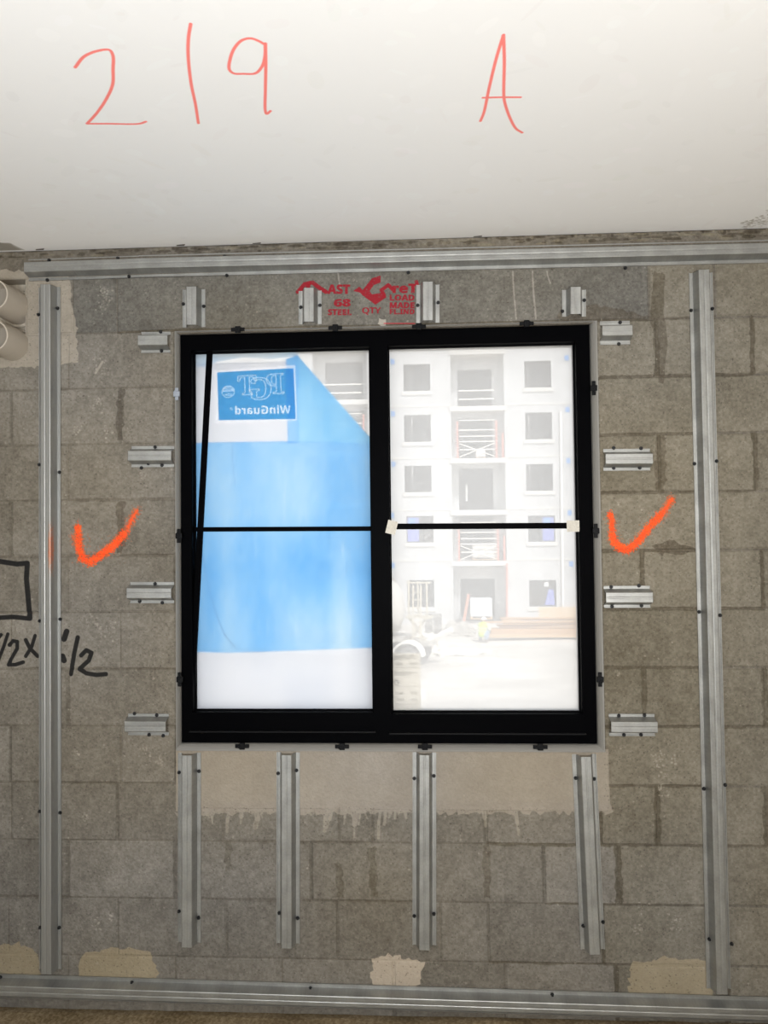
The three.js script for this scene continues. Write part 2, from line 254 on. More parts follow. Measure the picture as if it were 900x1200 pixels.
// ------------------------------------------------------------------ room shell
{
  // the block wall: mortar core with the window opening and the pipe recess, the blocks set into it
  const core = sheet(rect(XL, XR, 0, CEIL), 0.2, [rect(openingL, openingR, openingB, openingT), (() => { const a = at(-40, 312, F), b = at(29, 416, F); return [[a.x, b.y], [b.x - 0.03, b.y], [b.x, b.y + 0.03], [b.x, a.y], [a.x, a.y]]; })()]);
  core.translate(0, 0, -0.2032); metreUV(core);
  const wall = struct('wall_front', core, M.wall);
  const A = at(-40, 312, F), B = at(29, 416, F);
  for (const [x0, x1, y0, y1, k] of blocks) {
    const inRecess = x0 < B.x && x1 > A.x && y0 < A.y && y1 > B.y;
    const sill = y1 <= openingB + 0.05 && y0 > openingB - 0.2 && x1 > openingL - 0.01 && x0 < openingR + 0.01 && y0 > 0.55;
    let a = x0, b = x1, c = y0, d = y1;
    if (inRecess) { if (x1 > B.x + 0.05) a = Math.max(x0, B.x + 0.004); else continue; }
    if (x0 < openingR && x1 > openingL && d > openingB - 0.002 && c < openingT) { if (c < openingB) d = openingB - 0.002; else if (d > openingT) c = openingT + 0.002; }
    if (d - c < 0.02) continue;
    const right = (a + b) / 2 > 0.5, J = right ? 0.0035 : 0.0025, z = rr(-0.0012, 0.0006);
    part(k === 0 && a > -1.3 && b - a > 1 ? 'precast_lintel' : 'concrete_block', blockGeometry(a + J, b - J, c + J, d - J, -0.03, z, 0.0035), M.wall, wall);
  }
  // smooth sill piece under the window
  const s0 = at(206, 881, F), s1 = at(714, 951, F);
  part('precast_sill', blockGeometry(s0.x, s1.x, s1.y, openingB - 0.003, -0.06, 0.0016, 0.002), M.wall, wall, 'smooth pale precast sill piece under the window');
  // tie beam between the top course and the ceiling
  part('tie_beam', blockGeometry(XL, XR, COURSES[0] + 0.002, CEIL - 0.001, -0.1, 0.004, 0.004), M.wall, wall, 'stained concrete tie beam under the ceiling');
  // recess behind the pipes
  part('recess_back', box(A.x - 0.02, B.x + 0.02, B.y - 0.02, A.y + 0.02, -0.19, -0.06), M.mortar, wall);
  // blocky outer wall returns beside the opening stay part of the core

  struct('wall_left', box(XL - 0.2, XL, -0.02, CEIL + 0.02, -0.2, ZB + 0.2), M.plainWall);
  struct('wall_right', box(XR, XR + 0.2, -0.02, CEIL + 0.02, -0.2, ZB + 0.2), M.plainWall);
  const back = sheet(rect(XL, XR, 0, CEIL), 0.2, [rect(-1.75, 0.35, 0.02, 2.2)]); back.translate(0, 0, ZB); metreUV(back);
  struct('wall_back', back, M.plainWall);                 // with an unseen opening, added to let skylight in
  struct('floor', box(XL - 0.2, XR + 0.2, -0.2, 0, -0.2045, ZB + 0.2), std({ map: dataTexture(512, (u, v) => { const m = (noise(u * 8, v * 8, 8, 1) - 0.5) * 30 + (noise(u * 40, v * 40, 40, 2) - 0.5) * 22 + (rnd() - 0.5) * 14, e = (noise(u * 30, v * 30, 64, 9) > 0.8 ? -10 : 0); return [clamp(180 + m + e), clamp(172 + m + e), clamp(156 + m + e)]; }, true, 1 / 1.3), roughness: 0.95, bumpMap: lumpBump, bumpScale: 0.012 }));
}
{
  const n = 90, pos = [], row = (i, k) => { const x = XL + (XR - XL) * i / n, w = [0, 0.03, 0.07, 0.12][k] * (0.7 + 0.6 * noise(x * 9 + 40, 3, 256, 2)), h = [0.006, 0.008, 0.005, -0.001][k] * (0.5 + noise(x * 14 + 40, k + 0.5, 256, 3)); return [x, h, 0.0015 + w]; };
  for (let i = 0; i < n; i++) for (let k = 0; k < 3; k++) { const a = row(i, k), b = row(i + 1, k), c = row(i + 1, k + 1), d = row(i, k + 1); pos.push(...a, ...d, ...c, ...a, ...c, ...b); }
  const g = new THREE.BufferGeometry(); g.setAttribute('position', new THREE.Float32BufferAttribute(pos, 3)); g.setAttribute('uv', new THREE.Float32BufferAttribute(new Float32Array(pos.length / 3 * 2), 2)); g.computeVertexNormals(); metreUV(g);
  tag(part('shaded_dirt_strip', g, std({ map: dataTexture(256, (u, v) => { const m = (noise(u * 7, v * 7, 7, 2) - 0.5) * 26 + (noise(u * 60, v * 60, 60, 5) - 0.5) * 40 + (rnd() - 0.5) * 30; return [clamp(118 + m), clamp(102 + m), clamp(76 + m)]; }, true, 1 / 0.4), roughness: 1 }), scene), 'brown dirt along the foot of the block wall, coloured darker for the shade there', 'dirt', null, 'stuff');  // dirt colour also paints in the shade below the window sill
}
function blockGeometry(x0, x1, y0, y1, z0, z1, c) {       // a block with chamfered and slightly uneven front edges; its back is in the mortar
  const j = () => rr(-0.0015, 0.0015), q = [[x0 + j(), y0 + j()], [x1 + j(), y0 + j()], [x1 + j(), y1 + j()], [x0 + j(), y1 + j()]];
  const inn = [[q[0][0] + c, q[0][1] + c], [q[1][0] - c, q[1][1] + c], [q[2][0] - c, q[2][1] - c], [q[3][0] + c, q[3][1] - c]];
  const pos = [], quad = (a, b, d, e) => pos.push(...a, ...b, ...d, ...a, ...d, ...e);
  quad([...inn[0], z1], [...inn[1], z1], [...inn[2], z1], [...inn[3], z1]);
  for (let i = 0; i < 4; i++) { const k = (i + 1) % 4; quad([...q[i], z1 - c], [...q[k], z1 - c], [...inn[k], z1], [...inn[i], z1]); quad([...q[i], z0], [...q[k], z0], [...q[k], z1 - c], [...q[i], z1 - c]); }
  const g = new THREE.BufferGeometry(); g.setAttribute('position', new THREE.Float32BufferAttribute(pos, 3)); g.computeVertexNormals();
  const uv = new Float32Array(pos.length / 3 * 2); for (let i = 0; i < pos.length / 3; i++) { uv[2 * i] = pos[3 * i]; uv[2 * i + 1] = pos[3 * i + 1]; }
  g.setAttribute('uv', new THREE.BufferAttribute(uv, 2)); return g;
}
// the ceiling: white, with the handwritten unit number and stains where it meets the wall
{
  const X0 = -1.9, W = 3.4, Z0 = 0, D = 1.7, NX = 2048, NY = 1024, c = document.createElement('canvas'); c.width = NX; c.height = NY; const g = c.getContext('2d');
  const Q = (px, py) => { const p = atY(px, py, CEIL); return [(p.x - X0) / W * NX, (p.z - Z0) / D * NY]; };
  g.fillStyle = 'rgb(236,233,229)'; g.fillRect(0, 0, NX, NY);
  for (let i = 0; i < 700; i++) { g.fillStyle = `rgba(${rnd() < 0.5 ? '228,224,218' : '242,240,237'},${rr(0.1, 0.3)})`; g.beginPath(); g.ellipse(rr(0, NX), rr(0, NY), rr(2, 26), rr(2, 14), rr(0, 3), 0, 7); g.fill(); }
  const patch = (pts, col) => { g.fillStyle = col; g.beginPath(); pts.forEach((p, i) => { const q = Q(...p); i ? g.lineTo(...q) : g.moveTo(...q); }); g.fill(); };
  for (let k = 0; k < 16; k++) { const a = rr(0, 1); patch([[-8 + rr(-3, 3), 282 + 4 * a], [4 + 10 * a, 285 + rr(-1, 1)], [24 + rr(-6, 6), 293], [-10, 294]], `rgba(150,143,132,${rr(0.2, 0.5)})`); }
  for (let k = 0; k < 170; k++) { const x = rr(868, 935), y = 262 - (x - 868) * 0.5 * rnd() + rr(-2, 5); patch([[x, y], [x + rr(1, 5), y + rr(-1, 0.5)], [x + rr(1, 4), y + rr(0.4, 1.6)], [x - rr(0.4, 2), y + rr(0.4, 1.2)]], `rgba(150,142,128,${rr(0.15, 0.5)})`); }
  for (const [x, y] of [[47, 292], [301, 285], [560, 277], [212, 287]]) patch([[x - 5, y], [x + 5, y - 1], [x + 4, y + 1], [x - 5, y + 1.4]], 'rgba(70,62,52,.8)');
  const line = (pts) => { const v = pts.map((p) => new THREE.Vector3(...Q(...p), 0)), cu = new THREE.CatmullRomCurve3(v, false, 'centripetal').getPoints(pts.length * 10); g.strokeStyle = 'rgb(246,128,118)'; g.lineCap = g.lineJoin = 'round'; g.lineWidth = 0.0072 / W * NX; g.beginPath(); cu.forEach((p, i) => i ? g.lineTo(p.x, p.y) : g.moveTo(p.x, p.y)); g.stroke(); };
  line([[88, 79], [99, 66], [115, 59.5], [128, 58.5], [132, 64], [132.5, 82], [132, 99], [124, 117], [113, 133], [102, 145]]); line([[102, 145], [125, 145], [163, 145], [171, 142.5]]);
  line([[223.5, 28], [221, 43], [220.5, 65], [224, 98], [229, 122], [232.5, 144.5]]);
  line([[310, 52], [303, 48], [294, 45], [284, 47], [275, 56], [269.5, 70], [269, 82], [274, 86], [285, 86.5], [299, 86], [307, 78], [310.5, 66], [311, 51]]); line([[311, 51], [311.5, 75], [311, 105], [311, 130], [312.5, 133.5], [317, 130]]);
  line([[590, 41], [582, 67], [573, 104], [567, 132], [563, 142]]); line([[590, 41], [591, 70], [590.5, 113], [592, 122], [598, 139], [605, 151], [612, 155.5]]); line([[566, 114.5], [588, 114], [610, 114]]);
  const t = new THREE.CanvasTexture(c); t.colorSpace = THREE.SRGBColorSpace; t.wrapS = t.wrapT = THREE.ClampToEdgeWrapping; t.magFilter = THREE.LinearFilter; t.flipY = false;
  const front = new THREE.PlaneGeometry(1, 1);            // one slab: its underside over the wall carries the writing, the rest is plain
  const slab = box(XL - 0.2, XR + 0.2, CEIL + 0.0015, CEIL + 0.22, -0.2045, ZB + 0.2);
  const ceiling = struct('ceiling', slab, std({ color: 0xece9e5, roughness: 0.9 }));
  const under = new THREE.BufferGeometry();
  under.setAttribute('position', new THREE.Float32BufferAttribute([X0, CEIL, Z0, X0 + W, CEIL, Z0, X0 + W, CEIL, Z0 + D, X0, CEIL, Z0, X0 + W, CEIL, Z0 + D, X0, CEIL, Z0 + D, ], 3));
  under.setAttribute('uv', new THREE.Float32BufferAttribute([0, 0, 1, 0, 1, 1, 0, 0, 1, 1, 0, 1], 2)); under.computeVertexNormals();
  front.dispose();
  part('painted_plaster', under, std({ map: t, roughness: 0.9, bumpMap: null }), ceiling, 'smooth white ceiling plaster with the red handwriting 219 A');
}

// ------------------------------------------------------------------ the window
const wp = (px, py, z = frameZ) => at(px, py, z);
const win = { L: wp(212, 640).x, R: wp(695.5, 640).x, T: wp(450, 386.5).y, B: wp(450, 871).y };
const pane1 = { L: wp(225, 640).x, R: wp(435, 640).x, T: wp(330, 408.5).y, B: wp(330, 835).y };
const pane2 = { L: wp(457, 640).x, R: wp(679, 640).x, T: wp(565, 402.5).y, B: wp(570, 837).y };
const glassZ = -0.068;
let window1;
{
  window1 = new THREE.Group(); window1.name = 'window_1'; window1.userData.kind = 'structure'; scene.add(window1);
  const fr = new THREE.ExtrudeGeometry((() => { const s = new THREE.Shape(rect(win.L, win.R, win.B, win.T).map((p) => new THREE.Vector2(...p))); for (const p of [pane1, pane2]) s.holes.push(new THREE.Path(rect(p.L, p.R, p.B, p.T).map((q) => new THREE.Vector2(...q)))); return s; })(), { depth: 0.085, bevelEnabled: true, bevelThickness: 0.002, bevelSize: 0.0015, bevelOffset: -0.0015, bevelSegments: 1 });
  fr.translate(0, 0, frameZ - 0.087); part('window_frame', fr, M.black, window1);
  // glazing beads round each pane, the ledge of the bottom rail, the face strip of the mullion
  for (const p of [pane1, pane2]) {
    const b = sheet(rect(p.L - 0.004, p.R + 0.004, p.B - 0.004, p.T + 0.004), 0.012, [rect(p.L + 0.004, p.R - 0.004, p.B + 0.004, p.T - 0.004)]); b.translate(0, 0, glassZ + 0.002); part('glazing_bead', b, M.black, window1);
    part('rail_ledge', new RoundedBoxGeometry(p.R - p.L + 0.02, 0.006, 0.02, 2, 0.002).translate((p.L + p.R) / 2, p.B - 0.066, frameZ + 0.006), M.blackPlastic, window1);
  }
  const dustGlareGlass = phys({ color: new THREE.Color(0.985, 0.98, 0.985), transmission: 1, thickness: 0, roughness: 0.64, ior: 1.45, specularIntensity: 0.2 });  // milky scatter stands in for camera glare, along with dust on the glass
  for (const p of [pane1, pane2]) part('pane', box(p.L - 0.003, p.R + 0.003, p.B - 0.003, p.T + 0.003, glassZ - 0.0003, glassZ + 0.0003).clone(), dustGlareGlass, window1);
  // anchor clips all round
  const clip = (px, py, turn, m = M.blackPlastic, s = 1) => { const p = at(px, py, 0), g = [new RoundedBoxGeometry(0.05 * s, 0.013, 0.006, 1, 0.0015), new RoundedBoxGeometry(0.02, 0.024, 0.009, 1, 0.002), new THREE.CylinderGeometry(0.005, 0.005, 0.006, 6).rotateX(Math.PI / 2).translate(0.009, 0.002, 0.006)]; const h = mergeAll(g); h.rotateZ(turn); h.translate(p.x, p.y, 0.0035); part('anchor_clip', h, m, window1); };
  for (const [x, y] of [[279, 386.5], [393, 384.5], [491, 383], [617, 379.5]]) clip(x, y, 0);
  for (const [x, y] of [[284, 874], [401, 874.5], [498, 874.5], [633, 875]]) clip(x, y, Math.PI);
  clip(207.5, 462, Math.PI / 2, std({ color: 0x9aa0aa, metalness: 0.6, roughness: 0.4 }), 0.9); clip(210, 628, Math.PI / 2); clip(211, 796, Math.PI / 2);  // first clip has a paler colour that paints in a bluish reflection
  clip(695.5, 455, -Math.PI / 2); clip(698, 622, -Math.PI / 2); clip(703, 796, -Math.PI / 2);
  // the pale bead of sealant that closes the joint between frame and wall
  const oL = at(205.5, 640, 0.004).x, oR = at(705, 640, 0.004).x, oT = at(450, 382, 0.004).y, oB = at(450, 881, 0.004).y;
  const pos = [], o = [[oL, oB], [oR, oB], [oR, oT], [oL, oT]], i0 = [[win.L - 0.001, win.B - 0.001], [win.R + 0.001, win.B - 0.001], [win.R + 0.001, win.T + 0.001], [win.L - 0.001, win.T + 0.001]];
  const steps = [[0, -0.004], [0.06, 0.0055], [0.3, 0.006], [0.62, -0.002], [0.9, -0.014], [1, -0.03]];
  for (let e = 0; e < 4; e++) { const k = (e + 1) % 4; for (let s = 0; s < steps.length - 1; s++) { const at2 = (c, q) => [o[c][0] + (i0[c][0] - o[c][0]) * q[0], o[c][1] + (i0[c][1] - o[c][1]) * q[0], q[1]]; const a = at2(e, steps[s]), b = at2(k, steps[s]), c2 = at2(k, steps[s + 1]), d = at2(e, steps[s + 1]); pos.push(...a, ...b, ...c2, ...a, ...c2, ...d); } }
  const bg = new THREE.BufferGeometry(); bg.setAttribute('position', new THREE.Float32BufferAttribute(pos, 3)); bg.setAttribute('uv', new THREE.Float32BufferAttribute(new Float32Array(pos.length / 3 * 2), 2)); bg.computeVertexNormals(); metreUV(bg);
  struct('trim_1', bg, M.bead);
}
// loose black bars behind the glass
{
  const z = glassZ + 0.009;
  const mb = (name, label, a, b, w, m = M.black) => { const t = thing(name, label, 'window bar', a.clone().add(b).multiplyScalar(0.5)); const c = t.position; const l = a.distanceTo(b), g = new RoundedBoxGeometry(w, l, 0.012, 2, 0.002); g.applyQuaternion(new THREE.Quaternion().setFromUnitVectors(V(0, 1, 0), b.clone().sub(a).normalize())); part('bar', g, m, t); return t; };
  mb('muntin_bar', 'straight black horizontal bar across the blue-filmed left pane', wp(224.5, 620.5, z), wp(436, 619.5, z), 0.017);
  mb('muntin_bar', 'long black bar fallen aslant at the left edge of the filmed pane', wp(246, 408, z + 0.0125), wp(223.5, 836, z + 0.0125), 0.0215);
  mb('muntin_bar', 'black horizontal bar held by tape at both ends across the clear right pane', wp(462, 617, frameZ - 0.0056), wp(668, 616, frameZ - 0.0056), 0.021);
  const tapeAt = (px, py, w, h, turn, label) => { const p = wp(px, py, frameZ + 0.0008), s = thing('tape_strip', label, 'tape', p); const n = 8, g = new THREE.PlaneGeometry(w, h, n, 1); const q = g.attributes.position; for (let i = 0; i < q.count; i++) q.setZ(i, 0.0009 + 0.0008 * Math.sin(q.getX(i) * 300)); const back = g.clone(); back.index.array.reverse(); back.translate(0, 0, -0.0006); g.computeVertexNormals(); back.computeVertexNormals(); const m = mergeAll([g, back]); m.rotateZ(turn); part('strip', m, M.tape, s); };
  tapeAt(459, 618, 0.036, 0.048, -0.25, 'small torn pale tape piece at the mullion end of the taped black bar');
  tapeAt(671.5, 616.5, 0.044, 0.04, 0, 'square pale tape piece at the jamb end of the taped black bar');
}
// protective film on the left pane, its label, and the paper label of the right pane
{
  const fz = glassZ - 0.004, W = (px, py) => { const p = wp(px, py, fz); return [p.x, p.y]; };
  const filmTex = (base, creases, strength) => dataTexture(512, (u, v) => { let m = (noise(u * 5, v * 5, 8, 11) - 0.5) * 1.2 + (noise(u * 11, v * 3, 16, 12) - 0.5) * 0.7 + (noise(u * 40, v * 40, 64, 13) - 0.5) * 0.2; m += (noise(u * 100, v * 9, 128, 14) > 0.86 ? 0.22 : 0); return [clamp(base[0] + m * strength[0]), clamp(base[1] + m * strength[1]), clamp(base[2] + m * strength[2])]; }, true);  // pale patches paint in the blurred bright view behind, plus film waviness
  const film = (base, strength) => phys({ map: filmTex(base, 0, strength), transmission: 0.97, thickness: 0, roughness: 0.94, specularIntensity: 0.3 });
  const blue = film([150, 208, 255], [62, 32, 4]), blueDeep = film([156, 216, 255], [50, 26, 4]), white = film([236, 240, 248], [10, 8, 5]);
  const flat = (pts, z = 0, uvS = 1) => { const s = new THREE.ShapeGeometry(new THREE.Shape(pts.map((p) => new THREE.Vector2(...p)))); const b = new THREE.Box2().setFromPoints(pts.map((p) => new THREE.Vector2(...p))); const p = s.attributes.position, uv = s.attributes.uv; for (let i = 0; i < p.count; i++) { uv.setXY(i, (p.getX(i) - pane1.L) / 0.66 * uvS, (p.getY(i) - pane1.B) / 1.3 * uvS); p.setZ(i, fz + z); } return s; };
  const pf = thing('protective_film', 'blue and white protective plastic film stuck over the left window pane', 'film');
  const wob = (pts, n, amp) => { const out = []; for (let i = 0; i < pts.length; i++) { const a = pts[i], b = pts[(i + 1) % pts.length]; for (let k = 0; k < n; k++) out.push([a[0] + (b[0] - a[0]) * k / n + rr(-amp, amp), a[1] + (b[1] - a[1]) * k / n + rr(-amp, amp)]); } return out; };
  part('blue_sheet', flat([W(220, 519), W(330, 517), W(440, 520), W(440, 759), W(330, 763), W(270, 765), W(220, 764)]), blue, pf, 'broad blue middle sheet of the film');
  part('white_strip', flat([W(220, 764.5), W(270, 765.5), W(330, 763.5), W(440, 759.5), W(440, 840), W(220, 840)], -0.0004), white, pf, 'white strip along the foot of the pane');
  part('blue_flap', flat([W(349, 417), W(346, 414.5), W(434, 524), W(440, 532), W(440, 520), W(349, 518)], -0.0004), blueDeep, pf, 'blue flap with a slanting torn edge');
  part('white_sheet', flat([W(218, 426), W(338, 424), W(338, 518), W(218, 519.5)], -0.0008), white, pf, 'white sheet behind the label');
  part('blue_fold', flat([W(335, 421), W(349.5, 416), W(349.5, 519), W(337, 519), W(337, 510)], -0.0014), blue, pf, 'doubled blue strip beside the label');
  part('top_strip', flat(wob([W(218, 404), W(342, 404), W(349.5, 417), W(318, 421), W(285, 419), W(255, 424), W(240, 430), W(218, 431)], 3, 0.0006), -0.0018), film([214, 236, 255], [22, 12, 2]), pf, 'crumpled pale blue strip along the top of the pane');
  // creases and one long hair-thin fold, raised ridges of the same film
  const ridge = (pts, r, m) => part('crease', new THREE.TubeGeometry(new THREE.CatmullRomCurve3(pts.map((p) => wp(p[0], p[1], fz + 0.0009))), 24, r, 4), m, pf);
  const pale = phys({ color: new THREE.Color(0.85, 0.95, 1), transmission: 0.95, thickness: 0, roughness: 0.95 }), dark = phys({ color: new THREE.Color(0.16, 0.34, 0.62), transmission: 0.6, thickness: 0, roughness: 0.95 });
  ridge([[384, 652], [397, 646], [415, 642], [431, 633]], 0.0006, pale); ridge([[395, 586], [410, 584], [420, 588], [434, 582]], 0.0008, pale); ridge([[398, 594], [405, 589], [412, 591]], 0.0007, pale); ridge([[372, 584], [390, 585], [402, 587]], 0.0005, pale); ridge([[410, 646], [410, 655], [407, 668], [396, 682]], 0.0005, pale); ridge([[407, 600], [411, 612]], 0.0005, pale);
  ridge([[237, 648], [245, 690], [262, 740], [278, 762]], 0.0006, dark); ridge([[262, 742], [271, 753], [278, 762]], 0.0008, dark); ridge([[272, 520], [273, 545], [276, 570]], 0.0004, dark);
  // label with the maker's print, seen from behind
  const c = document.createElement('canvas'); c.width = 1024; c.height = 700; const g = c.getContext('2d');
  g.translate(1024, 0); g.scale(-1, 1); g.fillStyle = 'rgb(86,184,230)'; g.fillRect(0, 0, 1024, 700);
  g.strokeStyle = 'rgb(236,247,255)'; g.lineWidth = 9; g.font = 'bold 390px serif'; g.strokeText('P', 130, 345); g.font = 'bold 430px serif'; g.strokeText('G', 285, 420); g.font = 'bold 390px serif'; g.strokeText('T', 500, 350);
  g.fillStyle = 'rgb(240,248,255)'; g.font = 'bold 156px sans-serif'; g.fillText('WinGuard', 60, 622); g.font = '54px sans-serif'; g.fillText('®', 830, 560);
  g.lineWidth = 8; g.beginPath(); g.arc(885, 290, 84, 0, 7); g.stroke(); g.beginPath(); g.arc(885, 290, 78, Math.PI, 2 * Math.PI); g.fillStyle = 'rgb(196,226,248)'; g.fill(); g.fillStyle = 'rgb(222,240,252)'; g.font = 'bold 52px sans-serif'; g.fillText('USA', 832, 350); g.fillStyle = 'rgb(86,184,230)'; g.fillRect(830, 232, 70, 12); g.fillRect(850, 256, 90, 10);
  for (let i = 0; i < 18; i++) { g.strokeStyle = 'rgba(190,224,250,.5)'; g.lineWidth = rr(3, 8); const x = rr(20, 1000), y = rr(10, 690), a = rr(0, 3); g.beginPath(); g.moveTo(x, y); g.lineTo(x + Math.cos(a) * 40, y + Math.sin(a) * 40); g.stroke(); }
  const t = new THREE.CanvasTexture(c); t.colorSpace = THREE.SRGBColorSpace; t.magFilter = THREE.LinearFilter;
  const quad = (pts, z) => { const p = pts.map((q) => wp(q[0], q[1], fz + z)); const b = new THREE.BufferGeometry(); b.setAttribute('position', new THREE.Float32BufferAttribute([p[0], p[1], p[2], p[0], p[2], p[3]].flatMap((q) => [q.x, q.y, q.z]), 3)); b.setAttribute('uv', new THREE.Float32BufferAttribute([0, 0, 1, 0, 1, 1, 0, 0, 1, 1, 0, 1], 2)); b.computeVertexNormals(); return b; };
  const st = thing('window_sticker', 'blue rectangular maker label with reversed white lettering in the upper left pane', 'sticker');
  part('border', quad([[252, 497], [348, 493], [346, 428], [250, 434]], 0.0022), phys({ color: new THREE.Color(0.93, 0.95, 0.98), transmission: 0.6, thickness: 0, roughness: 0.7 }), st, 'clear pale border of the label');
  part('print', quad([[256.5, 492.5], [346.5, 491], [344, 431.5], [254.5, 436.5]], 0.003), phys({ map: t, transmission: 0.94, thickness: 0, roughness: 0.95, specularIntensity: 0.3 }), st, 'blue print with reversed PGT and WinGuard lettering');
  const c2 = document.createElement('canvas'); c2.width = 256; c2.height = 512; const h = c2.getContext('2d'); h.fillStyle = 'rgb(240,236,226)'; h.fillRect(0, 0, 256, 512); h.fillStyle = 'rgb(118,116,112)'; h.font = '30px sans-serif'; h.fillText('+65.0', 26, 110); h.fillText('-65.0', 158, 110); h.fillRect(20, 130, 210, 2); h.fillText('0.61', 46, 372); h.fillText('0.31', 168, 372); h.fillText('0.47', 46, 432); h.fillText('<0.3', 168, 432);
  h.strokeStyle = 'rgb(60,60,60)'; h.lineWidth = 6; h.beginPath(); h.arc(40, 262, 18, 2.4, 7.2); h.stroke(); h.fillRect(20, 282, 40, 6); h.fillStyle = 'rgb(150,148,144)'; for (let i = 0; i < 5; i++) h.fillRect(20, 20 + i * 9, rr(120, 210), 3); for (let i = 0; i < 4; i++) h.fillRect(20, 170 + i * 9, rr(120, 210), 3); h.fillRect(20, 300, 200, 2); h.fillRect(20, 460, 200, 2);
  const t2 = new THREE.CanvasTexture(c2); t2.colorSpace = THREE.SRGBColorSpace; t2.magFilter = THREE.LinearFilter;
  const lb = thing('window_sticker', 'pale paper rating label with grey figures low on the right pane', 'sticker');
  part('paper', quad([[459.5, 832], [493.5, 831.5], [492.5, 765], [458.5, 765.5]], 0.0024), phys({ map: t2, transmission: 0.85, thickness: 0, roughness: 0.9 }), lb);
}

// ------------------------------------------------------------------ furring channels with their screws
const screwGeo = mergeAll([new THREE.CylinderGeometry(0.0062, 0.0066, 0.0016, 14).rotateX(Math.PI / 2).translate(0, 0, 0.0008), new THREE.CylinderGeometry(0.0042, 0.0046, 0.006, 6).rotateX(Math.PI / 2).translate(0, 0, 0.0042)]);
const LIP = 0.0012;
function hatProfile(W, crown, run, depth, t) {
  const c = crown / 2, w = W / 2, s = new THREE.Shape(); const out = [[-w, 0.0036], [-w + 0.0035, 0.0036], [-w + 0.0042, t], [-(c + run), t], [-c - 0.0012, depth - 0.0014], [-c + 0.001, depth], [-0.0035, depth], [-0.002, depth - 0.0008], [0.002, depth - 0.0008], [0.0035, depth], [c - 0.001, depth], [c + 0.0012, depth - 0.0014], [c + run, t], [w - 0.0042, t], [w - 0.0035, 0.0036], [w, 0.0036]];
  const inn = [[w, 0], [c + run - t, 0], [c - t, depth - t], [-c + t, depth - t], [-(c + run) + t, 0], [-w, 0]];
  [...out, ...inn].forEach((p, i) => i ? s.lineTo(...p) : s.moveTo(...p)); return s;
}
function channel(name, label, group, p0, p1, W, screws, opt = {}) {   // p0 and p1: the middle of the flanges at either end, as pixels on the wall
  const a = at(p0[0], p0[1], 0.001), b = at(p1[0], p1[1], 0.001); a.z = b.z = opt.z ?? 0.0012;
  const L = a.distanceTo(b), dir = b.clone().sub(a).normalize(), U = V(0, 0, 1).cross(dir);
  const t = thing(name, label, 'metal channel', a, group);
  const g = new THREE.ExtrudeGeometry(hatProfile(W, opt.crown ?? 0.034, opt.run ?? 0.011, opt.depth ?? 0.036, LIP), { depth: L, bevelEnabled: false, steps: 1 });
  const m = new THREE.Matrix4().makeBasis(U, V(0, 0, 1), dir); const p = g.attributes.position, uv = g.attributes.uv; for (let i = 0; i < p.count; i++) uv.setXY(i, p.getX(i) + (opt.u ?? rr(0, 0)), p.getZ(i) + L); 
  const shift = rr(0, 3); for (let i = 0; i < p.count; i++) uv.setXY(i, uv.getX(i) + shift, uv.getY(i));
  g.applyMatrix4(m); part('channel_body', g, opt.material ?? M.galv, t);
  for (const s of screws) { const q = at(s[0], s[1], 0.002), o = part('screw', screwGeo, M.screw, t); o.position.set(q.x - a.x, q.y - a.y, 0.0036); o.rotation.z = rr(0, 2); }
  return t;
}
const cw = 0.081;
// long channels round the wall
channel('furring_channel', 'short left length of the galvanised channel under the ceiling, above the two pipes', 'channels framing the wall', [34, 317], [163.5, 312.6], 0.08, [[58, 305.5], [138.5, 303.2], [56, 328.5], [151.5, 324.3]]);
channel('furring_channel', 'long galvanised channel along the top of the wall under the stained beam', 'channels framing the wall', [163, 312.4], [1000, 292.5], 0.08, [[263.5, 300.8], [266, 323.2], [481.5, 297.5], [478.5, 319.8], [730, 290.5], [732.5, 314.6]], { z: 0.0016 });
channel('furring_channel', 'long galvanised channel along the foot of the wall above the floor', 'channels framing the wall', [-80, 1152], [1000, 1185.5], 0.083, [[1, 1144.5], [155, 1150.7], [364, 1157.5], [647, 1165.2]]);
// left stud: with orange overspray on one flank
const oversprayMap = (() => { const c = document.createElement('canvas'); c.width = 128; c.height = 1024; const g = c.getContext('2d'); g.fillStyle = 'rgb(164,164,161)'; g.fillRect(0, 0, 128, 1024); for (let i = 0; i < 9000; i++) { const v = rr(146, 182) | 0; g.fillStyle = `rgba(${v},${v},${v - 2},.22)`; g.fillRect(rr(0, 128), rr(0, 1024), rr(1, 3), rr(2, 26)); } return [c, g]; })();
{
  const [c, g] = oversprayMap, H = at(58, 335, 0).y - at(58, 1135, 0).y, row = (py) => (at(58, py, 0).y - at(58, 1135, 0).y) / H;
  for (let i = 0; i < 2600; i++) { const t = (rnd() + rnd() + rnd()) / 3, v = row(605 + 75 * t), u = rr(0.62, 0.78); g.fillStyle = `rgba(${226 + rr(-20, 20) | 0},96,58,.04)`; g.beginPath(); g.arc((1 - u) * 128, (1 - v) * 1024, rr(0.5, 2), 0, 7); g.fill(); }
}
const overspray = new THREE.CanvasTexture(oversprayMap[0]); overspray.colorSpace = THREE.SRGBColorSpace; overspray.magFilter = THREE.LinearFilter;
